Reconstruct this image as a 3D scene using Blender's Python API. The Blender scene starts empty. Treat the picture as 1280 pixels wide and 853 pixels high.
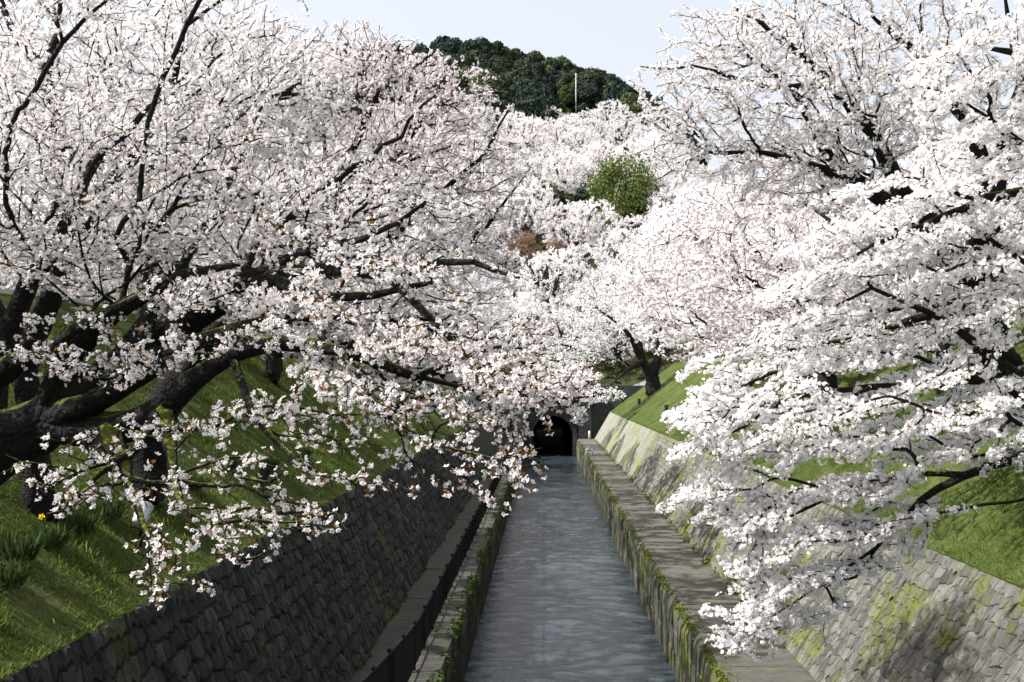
import bpy, math, random
import numpy as np
from mathutils import Matrix, Vector, Euler

SC = bpy.context.scene
COL = SC.collection
R = math.radians
rng = np.random.default_rng(7)
random.seed(7)

# ------------------------------------------------------------------ camera
EYE = np.array([0.0, 0.0, 8.2])
cam = bpy.data.cameras.new('camera')
cam.lens = 35.0
cam.sensor_width = 36.0
cam.clip_start = 0.1
cam.clip_end = 3000
camo = bpy.data.objects.new('camera', cam)
COL.objects.link(camo)
camo.location = EYE
camo.rotation_euler = Euler((R(90 + 2.46), 0, R(1.84)), 'XYZ')
SC.camera = camo
CAMR = np.array(camo.rotation_euler.to_matrix())
FPX = 1280 * 35.0 / 36.0

# ------------------------------------------------------------------ light
SUN_TO = np.array([-1.0, -0.16, 1.06])
SUN_TO = SUN_TO / np.linalg.norm(SUN_TO)
sun = bpy.data.lights.new('sun', 'SUN')
sun.energy = 5.0
sun.angle = R(0.53)
sun.color = (1.0, 0.965, 0.92)
suno = bpy.data.objects.new('sun', sun)
COL.objects.link(suno)
suno.rotation_euler = Vector(SUN_TO).to_track_quat('Z', 'Y').to_euler()
suno.location = (-40, -10, 60)
W = bpy.data.worlds.new('World')
SC.world = W
W.use_nodes = True
wn = W.node_tree
bgn = wn.nodes['Background']
sky = wn.nodes.new('ShaderNodeTexSky')
sky.sky_type = 'NISHITA'
sky.sun_disc = False
sky.sun_elevation = math.asin(SUN_TO[2])
sky.sun_rotation = math.atan2(SUN_TO[0], SUN_TO[1])
sky.altitude = 0
sky.air_density = 1.0
sky.dust_density = 6.0
sky.ozone_density = 1.0
veil = wn.nodes.new('ShaderNodeMix')          # thin even high haze that pales the blue all over
veil.data_type = 'RGBA'
veil.inputs[0].default_value = 0.60
veil.inputs[7].default_value = (3.75, 3.75, 3.75, 1)
wn.links.new(sky.outputs[0], veil.inputs[6])
wn.links.new(veil.outputs[2], bgn.inputs[0])
bgn.inputs[1].default_value = 0.15
SC.view_settings.view_transform = 'Standard'
SC.view_settings.look = 'None'
SC.view_settings.exposure = 0.95
SC.view_settings.gamma = 1.0
SC.cycles.max_bounces = 8
SC.cycles.diffuse_bounces = 6
SC.cycles.glossy_bounces = 2
SC.cycles.transmission_bounces = 4
SC.cycles.caustics_reflective = False
SC.cycles.caustics_refractive = False

# ------------------------------------------------------------------ helpers
def at(px, py, Y):
    """world point seen at photo pixel (px, py) at distance Y along the canal"""
    d = CAMR @ np.array([px - 640.0, -(py - 426.5), -FPX])
    return EYE + d * (Y / d[1])

def at_many(px, py, Y):
    c = np.stack([px - 640.0, -(py - 426.5), -FPX * np.ones_like(px)], 1)
    d = c @ CAMR.T
    return EYE + d * (Y / d[:, 1])[:, None]

def project(P):
    q = (np.atleast_2d(P) - EYE) @ CAMR
    z = -q[:, 2]
    return 640 + q[:, 0] / z * FPX, 426.5 - q[:, 1] / z * FPX, z

def tag(o, label=None, cat=None, group=None, kind=None):
    if label: o['label'] = label
    if cat: o['category'] = cat
    if group: o['group'] = group
    if kind: o['kind'] = kind
    return o

def link(name, me, parent=None, loc=None):
    o = bpy.data.objects.new(name, me)
    COL.objects.link(o)
    if loc is not None: o.location = loc
    if parent is not None: o.parent = parent
    return o

def empty(name, loc=(0, 0, 0)):
    o = bpy.data.objects.new(name, None)
    o.empty_display_size = 0.2
    o.location = loc
    COL.objects.link(o)
    return o

def mesh(name, V, F, mats, mi=None, smooth=False, attr=None):
    """V (n,3); F list of int arrays, each (m,3) or (m,4); mi material index per face"""
    if not isinstance(F, list): F = [F]
    F = [np.asarray(f, dtype=np.int32) for f in F if len(f)]
    me = bpy.data.meshes.new(name)
    V = np.asarray(V, dtype=np.float32)
    me.vertices.add(len(V))
    me.vertices.foreach_set('co', V.ravel())
    loops = np.concatenate([f.ravel() for f in F])
    tot = np.concatenate([np.full(len(f), f.shape[1], np.int32) for f in F])
    st = np.concatenate([[0], np.cumsum(tot)[:-1]]).astype(np.int32)
    me.loops.add(len(loops))
    me.loops.foreach_set('vertex_index', loops)
    me.polygons.add(len(tot))
    me.polygons.foreach_set('loop_start', st)
    if mi is not None:
        me.polygons.foreach_set('material_index', np.asarray(mi, np.int32))
    me.polygons.foreach_set('use_smooth', np.full(len(tot), smooth, bool))
    for m in (mats if isinstance(mats, (list, tuple)) else [mats]):
        me.materials.append(m)
    if attr is not None:
        a = me.attributes.new('tint', 'FLOAT', 'POINT')
        a.data.foreach_set('value', np.asarray(attr, np.float32))
    me.update(calc_edges=True)
    return me

class MB:
    """collects simple shapes into one mesh"""
    def __init__(s): s.V = []; s.F3 = []; s.F4 = []; s.n = 0
    def add(s, V, f3=(), f4=()):
        V = np.asarray(V, float)
        s.V.append(V)
        for f in f3: s.F3.append([i + s.n for i in f])
        for f in f4: s.F4.append([i + s.n for i in f])
        s.n += len(V)
    def box(s, x0, x1, y0, y1, z0, z1, M=None):
        V = np.array([[x0,y0,z0],[x1,y0,z0],[x1,y1,z0],[x0,y1,z0],[x0,y0,z1],[x1,y0,z1],[x1,y1,z1],[x0,y1,z1]], float)
        if M is not None: V = V @ np.array(M)[:3,:3].T + np.array(M)[:3,3]
        s.add(V, (), [(0,3,2,1),(4,5,6,7),(0,1,5,4),(1,2,6,5),(2,3,7,6),(3,0,4,7)])
    def tube(s, P, r, n=8, cap=True):
        P = np.asarray(P, float)
        r = np.broadcast_to(np.asarray(r, float), (len(P),))
        V, F = tube_arrays(P, r, n)
        f3 = []
        if cap:
            base = len(V)
            V = np.vstack([V, P[0], P[-1]])
            for k in range(n):
                f3.append((base, (k + 1) % n, k))
                f3.append((base + 1, (len(P) - 1) * n + k, (len(P) - 1) * n + (k + 1) % n))
        s.add(V, f3, F.tolist())
    def build(s, name, mats, parent=None, smooth=False, loc=None):
        me = mesh(name, np.vstack(s.V), [np.array(s.F3, np.int32).reshape(-1, 3), np.array(s.F4, np.int32).reshape(-1, 4)], mats, smooth=smooth)
        return link(name, me, parent, loc)

def tube_arrays(P, r, n):
    T = np.gradient(P, axis=0)
    T /= np.linalg.norm(T, axis=1)[:, None] + 1e-9
    up = np.array([0.0, 0.0, 1.0]) if abs(T[:, 2]).mean() < 0.8 else np.array([1.0, 0.0, 0.0])
    A = np.cross(T, up); A /= np.linalg.norm(A, axis=1)[:, None] + 1e-9
    B = np.cross(T, A)
    a = np.arange(n) * 2 * math.pi / n
    V = P[:, None, :] + r[:, None, None] * (np.cos(a)[None, :, None] * A[:, None, :] + np.sin(a)[None, :, None] * B[:, None, :])
    i = np.arange(len(P) - 1)[:, None] * n
    k = np.arange(n)[None, :]
    k2 = (k + 1) % n
    F = np.stack([i + k, i + k2, i + n + k2, i + n + k], -1).reshape(-1, 4)
    return V.reshape(-1, 3), F

def rand_rot(N, Z, r):
    """rotation matrices (columns x, y, z) with z along Z and random spin"""
    Z = Z / (np.linalg.norm(Z, axis=1)[:, None] + 1e-9)
    q = r.normal(size=Z.shape)
    X = np.cross(q, Z); X /= np.linalg.norm(X, axis=1)[:, None] + 1e-9
    Yv = np.cross(Z, X)
    return np.stack([X, Yv, Z], 2)

def scatter(T, Pos, Rot, Sc):
    """template vertices T (k,3) placed N times -> (N*k,3)"""
    return (np.einsum('nij,kj->nki', Rot, T) * Sc[:, None, None] + Pos[:, None, :]).reshape(-1, 3)

def scatter_faces(F, k, N):
    return (np.asarray(F)[None] + (np.arange(N) * k)[:, None, None]).reshape(-1, np.asarray(F).shape[1])

def wob(x, y, s=1.0, seed=0.0):
    x = np.asarray(x, float) / s; y = np.asarray(y, float) / s
    return (np.sin(x * 1.3 + seed) * np.cos(y * 1.1 - seed * 1.7) + 0.5 * np.sin(x * 2.9 + y * 1.7 + seed * 2.1)
            + 0.3 * np.sin(-x * 4.3 + y * 5.1 + seed * 0.7) + 0.2 * np.cos(x * 8.7 + y * 7.3 + seed)) / 2.0

# ------------------------------------------------------------------ materials
def mat(name):
    m = bpy.data.materials.new(name)
    m.use_nodes = True
    nt = m.node_tree
    b = nt.nodes['Principled BSDF']
    return m, nt, b

def nd(nt, typ, **kw):
    n = nt.nodes.new(typ)
    for k, v in kw.items(): setattr(n, k, v)
    return n

def ramp(nt, fac, stops):
    r = nd(nt, 'ShaderNodeValToRGB')
    el = r.color_ramp.elements
    while len(el) > 1: el.remove(el[-1])
    el[0].position = stops[0][0]; el[0].color = (*stops[0][1], 1)
    for p, c in stops[1:]:
        e = el.new(p); e.color = (*c, 1)
    nt.links.new(fac, r.inputs[0])
    return r

def noise(nt, scale, detail=4, rough=0.6, vec=None, stretch=None):
    n = nd(nt, 'ShaderNodeTexNoise')
    n.inputs['Scale'].default_value = scale
    n.inputs['Detail'].default_value = detail
    n.inputs['Roughness'].default_value = rough
    if vec is None:
        g = nd(nt, 'ShaderNodeNewGeometry'); vec = g.outputs['Position']
    if stretch:
        mp = nd(nt, 'ShaderNodeMapping'); mp.inputs['Scale'].default_value = stretch
        nt.links.new(vec, mp.inputs[0]); vec = mp.outputs[0]
    nt.links.new(vec, n.inputs['Vector'])
    return n

def mix(nt, fac, a, b):
    m = nd(nt, 'ShaderNodeMix', data_type='RGBA')
    if isinstance(fac, (int, float)): m.inputs[0].default_value = fac
    else: nt.links.new(fac, m.inputs[0])
    for i, v in ((6, a), (7, b)):
        if isinstance(v, tuple): m.inputs[i].default_value = (*v, 1)
        else: nt.links.new(v, m.inputs[i])
    return m.outputs[2]

def bump(nt, b, h, strength=0.5, dist=0.02):
    n = nd(nt, 'ShaderNodeBump')
    n.inputs['Strength'].default_value = strength
    n.inputs['Distance'].default_value = dist
    nt.links.new(h, n.inputs['Height'])
    nt.links.new(n.outputs[0], b.inputs['Normal'])

def flat_mat(name, col, rough=0.8, nscale=6.0, var=0.35, metal=0.0):
    m, nt, b = mat(name)
    n = noise(nt, nscale)
    lo = tuple(c * (1 - var) for c in col); hi = tuple(min(1, c * (1 + var)) for c in col)
    r = ramp(nt, n.outputs[0], [(0.3, lo), (0.7, hi)])
    nt.links.new(r.outputs[0], b.inputs['Base Color'])
    b.inputs['Roughness'].default_value = rough
    b.inputs['Metallic'].default_value = metal
    return m

def leaf_mat(name, c0, c1, transl=0.35, tcol=None):
    """thin petals and leaves: diffuse plus translucent, colour by a per-leaf tint"""
    m = bpy.data.materials.new(name)
    m.use_nodes = True
    nt = m.node_tree
    nt.nodes.remove(nt.nodes['Principled BSDF'])
    out = nt.nodes['Material Output']
    a = nd(nt, 'ShaderNodeAttribute', attribute_name='tint')
    c = mix(nt, a.outputs['Fac'], c0, c1)
    d = nd(nt, 'ShaderNodeBsdfDiffuse'); t = nd(nt, 'ShaderNodeBsdfTranslucent')
    nt.links.new(c, d.inputs[0])
    if tcol: t.inputs[0].default_value = (*tcol, 1)
    else: nt.links.new(c, t.inputs[0])
    s = nd(nt, 'ShaderNodeMixShader'); s.inputs[0].default_value = transl
    nt.links.new(d.outputs[0], s.inputs[1]); nt.links.new(t.outputs[0], s.inputs[2])
    nt.links.new(s.outputs[0], out.inputs[0])
    return m

M = {}
M['petal_left'] = leaf_mat('petal_blush', (0.86, 0.85, 0.855), (0.81, 0.77, 0.78), 0.43)
M['petal_right'] = leaf_mat('petal_white', (0.90, 0.895, 0.90), (0.86, 0.84, 0.85), 0.42)
M['petal_pink'] = leaf_mat('petal_pinkish', (0.84, 0.805, 0.815), (0.74, 0.67, 0.69), 0.40)
M['petal_far'] = leaf_mat('petal_far', (0.80, 0.785, 0.79), (0.72, 0.69, 0.70), 0.36)
M['centre'] = leaf_mat('flower_centre', (0.20, 0.07, 0.03), (0.34, 0.13, 0.06), 0.2)
M['bract'] = leaf_mat('young_leaf', (0.28, 0.11, 0.035), (0.40, 0.22, 0.07), 0.4)
M['evergreen'] = leaf_mat('evergreen_leaf', (0.028, 0.042, 0.034), (0.066, 0.082, 0.056), 0.15)
_nt = M['evergreen'].node_tree
_oi = nd(_nt, 'ShaderNodeObjectInfo')
_d = [n for n in _nt.nodes if n.type == 'BSDF_DIFFUSE'][0]; _t = [n for n in _nt.nodes if n.type == 'BSDF_TRANSLUCENT'][0]
_src = _d.inputs[0].links[0].from_socket
_h = nd(_nt, 'ShaderNodeMix', data_type='RGBA', blend_type='MULTIPLY'); _h.inputs[0].default_value = 1
_r = ramp(_nt, _oi.outputs['Random'], [(0.0, (0.7, 0.8, 0.9)), (0.5, (1.0, 1.0, 1.0)), (0.8, (1.3, 1.25, 0.9)), (1.0, (1.9, 1.7, 1.1))])
_nt.links.new(_src, _h.inputs[6]); _nt.links.new(_r.outputs[0], _h.inputs[7])
_nt.links.new(_h.outputs[2], _d.inputs[0]); _nt.links.new(_h.outputs[2], _t.inputs[0])
M['lime'] = leaf_mat('lime_leaf', (0.07, 0.105, 0.028), (0.18, 0.22, 0.07), 0.35)
M['olive'] = leaf_mat('olive_leaf', (0.045, 0.062, 0.030), (0.10, 0.115, 0.05), 0.25)
M['brown'] = leaf_mat('bare_brown_twig', (0.22, 0.14, 0.095), (0.36, 0.26, 0.19), 0.3)
M['undergrowth'] = leaf_mat('undergrowth_leaf', (0.04, 0.065, 0.022), (0.13, 0.12, 0.06), 0.25)
M['grass'] = leaf_mat('grass_blade', (0.055, 0.095, 0.018), (0.20, 0.25, 0.06), 0.5)
M['daff_leaf'] = leaf_mat('daffodil_leaf', (0.028, 0.050, 0.016), (0.07, 0.10, 0.034), 0.25)
M['yellow'] = leaf_mat('yellow_petal', (0.85, 0.62, 0.02), (0.9, 0.7, 0.05), 0.3)
M['ivy'] = leaf_mat('ivy_leaf', (0.035, 0.065, 0.018), (0.10, 0.14, 0.045), 0.3)
M['moss_tuft'] = leaf_mat('moss_tuft', (0.06, 0.09, 0.015), (0.16, 0.19, 0.03), 0.2)

def bark(name, base=(0.006, 0.0055, 0.005), hi=(0.028, 0.026, 0.024), moss=True):
    m, nt, b = mat(name)
    n = noise(nt, 14, 6, 0.7)
    r = ramp(nt, n.outputs[0], [(0.3, base), (0.75, hi)])
    col = r.outputs[0]
    if moss:
        g = nd(nt, 'ShaderNodeNewGeometry')
        sx = nd(nt, 'ShaderNodeSeparateXYZ'); nt.links.new(g.outputs['Normal'], sx.inputs[0])
        n2 = noise(nt, 3.0, 4, 0.6)
        ad = nd(nt, 'ShaderNodeMath', operation='ADD'); nt.links.new(sx.outputs[2], ad.inputs[0]); nt.links.new(n2.outputs[0], ad.inputs[1])
        mr = ramp(nt, ad.outputs[0], [(0.0, (0, 0, 0)), (0.95, (0, 0, 0)), (1.0, (1, 1, 1))])
        mm = nd(nt, 'ShaderNodeMath', operation='MULTIPLY'); nt.links.new(ad.outputs[0], mm.inputs[0]); mm.inputs[1].default_value = 0.79
        nt.links.new(mm.outputs[0], mr.inputs[0])
        n3 = noise(nt, 30, 3)
        mc = ramp(nt, n3.outputs[0], [(0.3, (0.05, 0.065, 0.010)), (0.7, (0.16, 0.18, 0.025))])
        col = mix(nt, mr.outputs[0], col, mc.outputs[0])
    nt.links.new(col, b.inputs['Base Color'])
    b.inputs['Roughness'].default_value = 0.95
    b.inputs['Specular IOR Level'].default_value = 0.2
    vo = nd(nt, 'ShaderNodeTexVoronoi', feature='DISTANCE_TO_EDGE'); vo.inputs['Scale'].default_value = 16
    g2 = nd(nt, 'ShaderNodeNewGeometry'); nt.links.new(g2.outputs['Position'], vo.inputs['Vector'])
    hm = nd(nt, 'ShaderNodeMath', operation='MULTIPLY_ADD'); nt.links.new(vo.outputs['Distance'], hm.inputs[0]); hm.inputs[1].default_value = 1.6; nt.links.new(n.outputs[0], hm.inputs[2])
    bump(nt, b, hm.outputs[0], 1.0, 0.06)
    return m
M['bark'] = bark('mossy_bark')
M['bark_plain'] = bark('dark_bark', (0.012, 0.011, 0.011), (0.045, 0.042, 0.04), False)

def stone_mat(name, lo, hi, mossy, streak):
    m, nt, b = mat(name)
    n = noise(nt, 5, 8, 0.72)
    oi = nd(nt, 'ShaderNodeObjectInfo')
    fine = noise(nt, 38, 5, 0.75)
    r = ramp(nt, n.outputs[0], [(0.25, lo), (0.72, hi)])
    a = nd(nt, 'ShaderNodeAttribute', attribute_name='tint')
    dk = mix(nt, a.outputs['Fac'], r.outputs[0], tuple(c * 0.55 for c in lo) if lo[0] > .1 else tuple(c * 1.5 for c in hi))
    f2 = ramp(nt, fine.outputs[0], [(0.35, (0.55, 0.55, 0.55)), (0.6, (1, 1, 1))])
    mu = nd(nt, 'ShaderNodeMix', data_type='RGBA', blend_type='MULTIPLY'); mu.inputs[0].default_value = 0.7
    nt.links.new(dk, mu.inputs[6]); nt.links.new(f2.outputs[0], mu.inputs[7])
    # rain stains down the slope and lichen
    st = noise(nt, 1.0, 6, 0.75, stretch=(0.5, 3.2, 0.5))
    sr = ramp(nt, st.outputs[0], [(0.44, (0, 0, 0)), (0.66, (streak, streak, streak))])
    c1 = mix(nt, sr.outputs[0], mu.outputs[2], tuple(c * 0.28 for c in lo))
    mo = noise(nt, 0.55, 7, 0.78)
    mr = ramp(nt, mo.outputs[0], [(0.555 - mossy * 0.065, (0, 0, 0)), (0.63 - mossy * .03, (mossy, mossy, mossy))])
    mcn = noise(nt, 20, 3)
    mc = ramp(nt, mcn.outputs[0], [(0.3, (0.11, 0.14, 0.015)), (0.7, (0.29, 0.34, 0.03))])
    c2 = mix(nt, mr.outputs[0], c1, mc.outputs[0])
    nt.links.new(c2, b.inputs['Base Color'])
    b.inputs['Roughness'].default_value = 0.92
    b.inputs['Specular IOR Level'].default_value = 0.25
    crs = noise(nt, 5, 8, 0.74, stretch=(0.7, 2.4, 0.7))
    hh = nd(nt, 'ShaderNodeMath', operation='MULTIPLY_ADD')
    nt.links.new(fine.outputs[0], hh.inputs[0]); hh.inputs[1].default_value = 0.25; nt.links.new(crs.outputs[0], hh.inputs[2])
    bump(nt, b, hh.outputs[0], 1.0, 0.20)
    return m
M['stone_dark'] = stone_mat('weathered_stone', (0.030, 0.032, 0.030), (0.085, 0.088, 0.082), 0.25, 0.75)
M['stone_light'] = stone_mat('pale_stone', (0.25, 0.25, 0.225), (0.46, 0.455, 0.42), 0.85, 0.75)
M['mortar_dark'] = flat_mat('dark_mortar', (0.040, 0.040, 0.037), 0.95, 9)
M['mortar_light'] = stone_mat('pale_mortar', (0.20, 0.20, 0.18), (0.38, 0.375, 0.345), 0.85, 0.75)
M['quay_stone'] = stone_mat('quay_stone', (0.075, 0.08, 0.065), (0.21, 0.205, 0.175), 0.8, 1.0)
M['quay_dark'] = stone_mat('shaded_quay_stone', (0.020, 0.021, 0.018), (0.075, 0.075, 0.064), 0.5, 1.0)  # darker mossy copy of the quay stone: left face's shade put into its colour
M['portal_stone'] = stone_mat('portal_stone', (0.032, 0.037, 0.042), (0.080, 0.088, 0.094), 0.1, 0.7)
M['path'] = stone_mat('path_concrete', (0.085, 0.082, 0.072), (0.20, 0.192, 0.17), 0.25, 0.5)
M['path_earth'] = stone_mat('path_earth', (0.125, 0.12, 0.105), (0.25, 0.24, 0.21), 0.25, 0.4)
M['black_metal'] = flat_mat('black_paint', (0.006, 0.006, 0.0065), 0.7, 20, 0.3)
M['black_metal'].node_tree.nodes['Principled BSDF'].inputs['Specular IOR Level'].default_value = 0.15
M['steel'] = flat_mat('galvanised_steel', (0.55, 0.56, 0.57), 0.4, 30, 0.15, 0.6)
M['silver_wrap'] = flat_mat('silver_wrap', (0.50, 0.52, 0.56), 0.3, 25, 0.3, 0.1)
M['white_post'] = flat_mat('white_paint', (0.75, 0.74, 0.70), 0.5, 30, 0.1)
M['plaster'] = flat_mat('pale_plaster', (0.45, 0.44, 0.42), 0.8, 2, 0.12)
M['roof'] = flat_mat('grey_roof_tile', (0.09, 0.095, 0.10), 0.6, 6, 0.3)
M['glass'] = flat_mat('dark_window_glass', (0.02, 0.025, 0.03), 0.1, 3, 0.1)
M['timber'] = flat_mat('weathered_timber', (0.12, 0.075, 0.05), 0.8, 8, 0.4)

def ground_mat(name, cs):
    m, nt, b = mat(name)
    n = noise(nt, 0.7, 8, 0.7); n2 = noise(nt, 9, 5, 0.7)
    r = ramp(nt, n.outputs[0], [(0.3, cs[0]), (0.5, cs[1]), (0.7, cs[2])])
    f = ramp(nt, n2.outputs[0], [(0.3, (0.5, 0.5, 0.5)), (0.65, (1.1, 1.1, 1.1))])
    mu = nd(nt, 'ShaderNodeMix', data_type='RGBA', blend_type='MULTIPLY'); mu.inputs[0].default_value = 1
    nt.links.new(r.outputs[0], mu.inputs[6]); nt.links.new(f.outputs[0], mu.inputs[7])
    nt.links.new(mu.outputs[2], b.inputs['Base Color'])
    b.inputs['Roughness'].default_value = 1.0
    b.inputs['Specular IOR Level'].default_value = 0.1
    bump(nt, b, n2.outputs[0], 1.0, 0.14)
    return m
M['lawn'] = ground_mat('lawn', [(0.045, 0.055, 0.018), (0.065, 0.095, 0.022), (0.13, 0.145, 0.055)])
M['hill_soil'] = ground_mat('hill_soil', [(0.03, 0.04, 0.018), (0.055, 0.06, 0.025), (0.10, 0.085, 0.05)])

def water_mat():
    m, nt, b = mat('canal_water')
    b.inputs['Base Color'].default_value = (0.030, 0.043, 0.053, 1)
    b.inputs['Roughness'].default_value = 0.04
    b.inputs['IOR'].default_value = 1.333
    b.inputs['Specular IOR Level'].default_value = 1.0
    n1 = noise(nt, 1.0, 5, 0.62, stretch=(2.2, 6.5, 1))
    n2 = noise(nt, 1.0, 3, 0.6, stretch=(6, 13, 1))
    ad = nd(nt, 'ShaderNodeMath', operation='MULTIPLY_ADD')
    nt.links.new(n2.outputs[0], ad.inputs[0]); ad.inputs[1].default_value = 0.35; nt.links.new(n1.outputs[0], ad.inputs[2])
    bump(nt, b, ad.outputs[0], 1.0, 0.045)
    return m
M['water'] = water_mat()

# ------------------------------------------------------------------ ground, water, paths
LWB, LWT = (-4.07, 2.0), (-5.80, 5.05)       # left wall: foot and crest (x, z)
RWB, RWT = (5.65, 2.0), (7.44, 5.05)
def bank(X):
    X = np.asarray(X, float)
    d = np.where(X < 0, LWT[0] - X, X - RWT[0])
    z = 5.05 + 0.75 * np.clip(d, 0, 7.4)
    z = z + 0.03 * np.clip(d - 7.4, 0, 60)
    z = z - 0.10 * np.exp(-((d - 7.4) ** 2) / 1.5)
    return z
RA = np.array([-0.60, -0.32, -0.161, -0.064, -0.032, 0.016, 0.064, 0.106, 0.137, 0.18, 0.26, 0.5])   # X / Y
RT = np.array([0.20, 0.33, 0.352, 0.352, 0.342, 0.330, 0.312, 0.288, 0.250, 0.20, 0.13, 0.10])      # skyline height / distance
def hill(X, Y):
    b0 = np.maximum(7.9, np.minimum(bank(X), 11.5))
    z = b0 + 0.52 * np.clip(Y - 114.5, 0, 1e9) + 1.3 * wob(X, Y, 16, 2.0) * np.clip((Y - 118) / 20, 0, 1)
    Yc = np.minimum(Y, 300.0)
    cap = 8.2 - 10.0 + np.interp(X / np.maximum(Yc, 60), RA, RT) * Yc - 0.35 * np.clip(Y - 300, 0, 400)
    cap = np.maximum(cap, b0)
    k = 3.0
    return np.where(Y < 119, np.minimum(z, cap + 3), -k * np.log(np.exp(-np.minimum(z, 600) / k) + np.exp(-cap / k)))
def gz(X, Y):
    X = np.asarray(X, float); Y = np.asarray(Y, float)
    d = np.where(X < 0, LWT[0] - X, X - RWT[0])
    b = bank(X) + (0.07 * wob(X, Y, 1.5, 1.0) + 0.10 * wob(X, Y, 5, 3.0)) * np.clip(d / 1.2, 0, 1)
    return np.where(Y > 114.5, hill(X, Y), b)
def hit(px, py):
    """ground point seen at a photo pixel"""
    Y = np.concatenate([np.arange(8, 114, 0.25), np.arange(115, 420, 0.5)])
    P = at_many(np.full(len(Y), px, float), np.full(len(Y), py, float), Y)
    below = (P[:, 2] <= gz(P[:, 0], Y)) & ((P[:, 0] < LWT[0]) | (P[:, 0] > RWT[0]) | (Y > 114.5))
    i = int(np.argmax(below)) if below.any() else len(Y) - 1
    return np.array([P[i, 0], Y[i], float(gz(P[i, 0], Y[i]))])

def grid(xs, ys, zf):
    X, Yg = np.meshgrid(xs, ys)
    V = np.stack([X, Yg, zf(X, Yg)], -1).reshape(-1, 3)
    nx, ny = len(xs), len(ys)
    i = (np.arange(ny - 1)[:, None] * nx + np.arange(nx - 1)[None, :])
    F = np.stack([i, i + 1, i + nx + 1, i + nx], -1).reshape(-1, 4)
    return V, F
near = np.concatenate([np.arange(0, 9, 0.35), np.array([9.5, 11, 13, 16, 20, 30, 50, 90, 160, 300])])
ys = np.concatenate([np.arange(-40, 8, 3.0), np.arange(8, 60, 0.6), np.arange(60, 113, 1.5), [113.6]])
V, F = grid((LWT[0] + 0.05 - near)[::-1], ys, gz)
tag(link('lawn', mesh('lawn', V, F, M['lawn'], smooth=True)), kind='structure')
V, F = grid(RWT[0] - 0.05 + near, ys, gz)
tag(link('lawn', mesh('lawn', V, F, M['lawn'], smooth=True)), kind='structure')
hx = np.concatenate([[-400, -300, -220, -160, -120], np.arange(-90, 91, 2.5), [120, 160, 220, 300, 400]])
hy = np.concatenate([np.arange(114.6, 240, 2.5), np.arange(240, 420, 6), [460, 520, 600]])
V, F = grid(hx, hy, gz)
tag(link('hillside', mesh('hillside', V, F, M['hill_soil'], smooth=True)), kind='structure')

def waves(X, Y):
    r = np.random.default_rng(77)
    h = X * 0
    for k in range(30):
        lam = r.uniform(.30, 1.1); a = math.pi / 2 + r.normal(0, .50)
        kx, ky = math.cos(a) * 2 * math.pi / lam, math.sin(a) * 2 * math.pi / lam
        h = h + 0.0046 * lam ** 1.0 * np.sin(kx * X + ky * Y + r.uniform(0, 6.28) + .8 * np.sin(X * r.uniform(.5, 1.2) + Y * r.uniform(.2, .5)))
    return h * np.clip((172 - Y) / 10, 0, 1)
wy = np.concatenate([np.arange(-60, 16, 4.0), np.arange(16, 42, .075), np.arange(42, 80, .14), np.arange(80, 116, .35), [120, 140, 172.5]])
V, F = grid(np.arange(-3.0, 3.95, .115), wy, waves)
tag(link('water', mesh('water', V, F, M['water'], smooth=True)), kind='structure')

YW0, YW1 = 1.0, 112.6
def slab_path(x0, x1, m, name, z=2.0, pitch=2.4, y0=YW0, edge=0.0):
    """a walkway laid in cross slabs with open joints: one structure, the near slabs its parts"""
    base = MB(); base.box(x0 - (.5 if x0 < 0 else 0), x1 + (.5 if x0 > 0 else 0), y0, YW1, -0.6, z - 0.07)
    root = tag(base.build(name, M['mortar_dark']), kind='structure')
    r = random.Random(len(name))
    y = y0
    while y < YW1 - 0.5:
        y2 = min(y + pitch * r.uniform(0.9, 1.1), YW1)
        dz = r.uniform(-0.012, 0.012)
        V = np.array([[x0, y + .012, 0], [x1, y + .012, 0], [x1, y2 - .012, 0], [x0, y2 - .012, 0]])
        A = V + [0, 0, z - 0.07]; Bv = V + [0, 0, z + dz]
        Bv[:, 0] += np.array([0.0, 0, 0, 0])
        b = MB(); b.add(np.vstack([A, Bv]), (), [(4, 5, 6, 7), (0, 1, 5, 4), (1, 2, 6, 5), (2, 3, 7, 6), (3, 0, 4, 7)])
        b.build('slab', m, root)
        y = y2
    return root
slab_path(-4.07, -2.25, M['path'], 'left_walkway')
slab_path(3.86, 5.65, M['path_earth'], 'right_walkway', pitch=3.1)

# ------------------------------------------------------------------ stone walls
def stone_arrays(corn, nrm, relief, rr, inset=0.018):
    """one stone from its hexagon of corners: flush ring, then a raised, shrunken, uneven face"""
    corn = np.asarray(corn); c = corn.mean(0)
    n = len(corn)
    out = c + (corn - c) * (1 - inset / max(0.05, np.linalg.norm(corn - c, axis=1).mean()))
    mid = c + (out - c) * 0.90 + nrm * relief * 0.75
    tilt = rr.uniform(-1, 1, 3) * 0.13
    top = c + (out - c) * rr.uniform(.45, .75, (n, 1)) + rr.normal(size=3) * .012
    top = top + nrm * (relief * (1.0 + rr.uniform(-0.25, 0.45)) + ((top - c) @ tilt)[:, None])
    V = np.vstack([out - nrm * min(.03, relief), mid, top, (c + nrm * relief * 1.15)[None]])
    f4 = []; f3 = []
    for k in range(n):
        k2 = (k + 1) % n
        f4 += [(k, k2, n + k2, n + k), (n + k, n + k2, 2 * n + k2, 2 * n + k)]
        f3.append((2 * n + k, 2 * n + k2, 3 * n))
    return V, f3, f4

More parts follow.
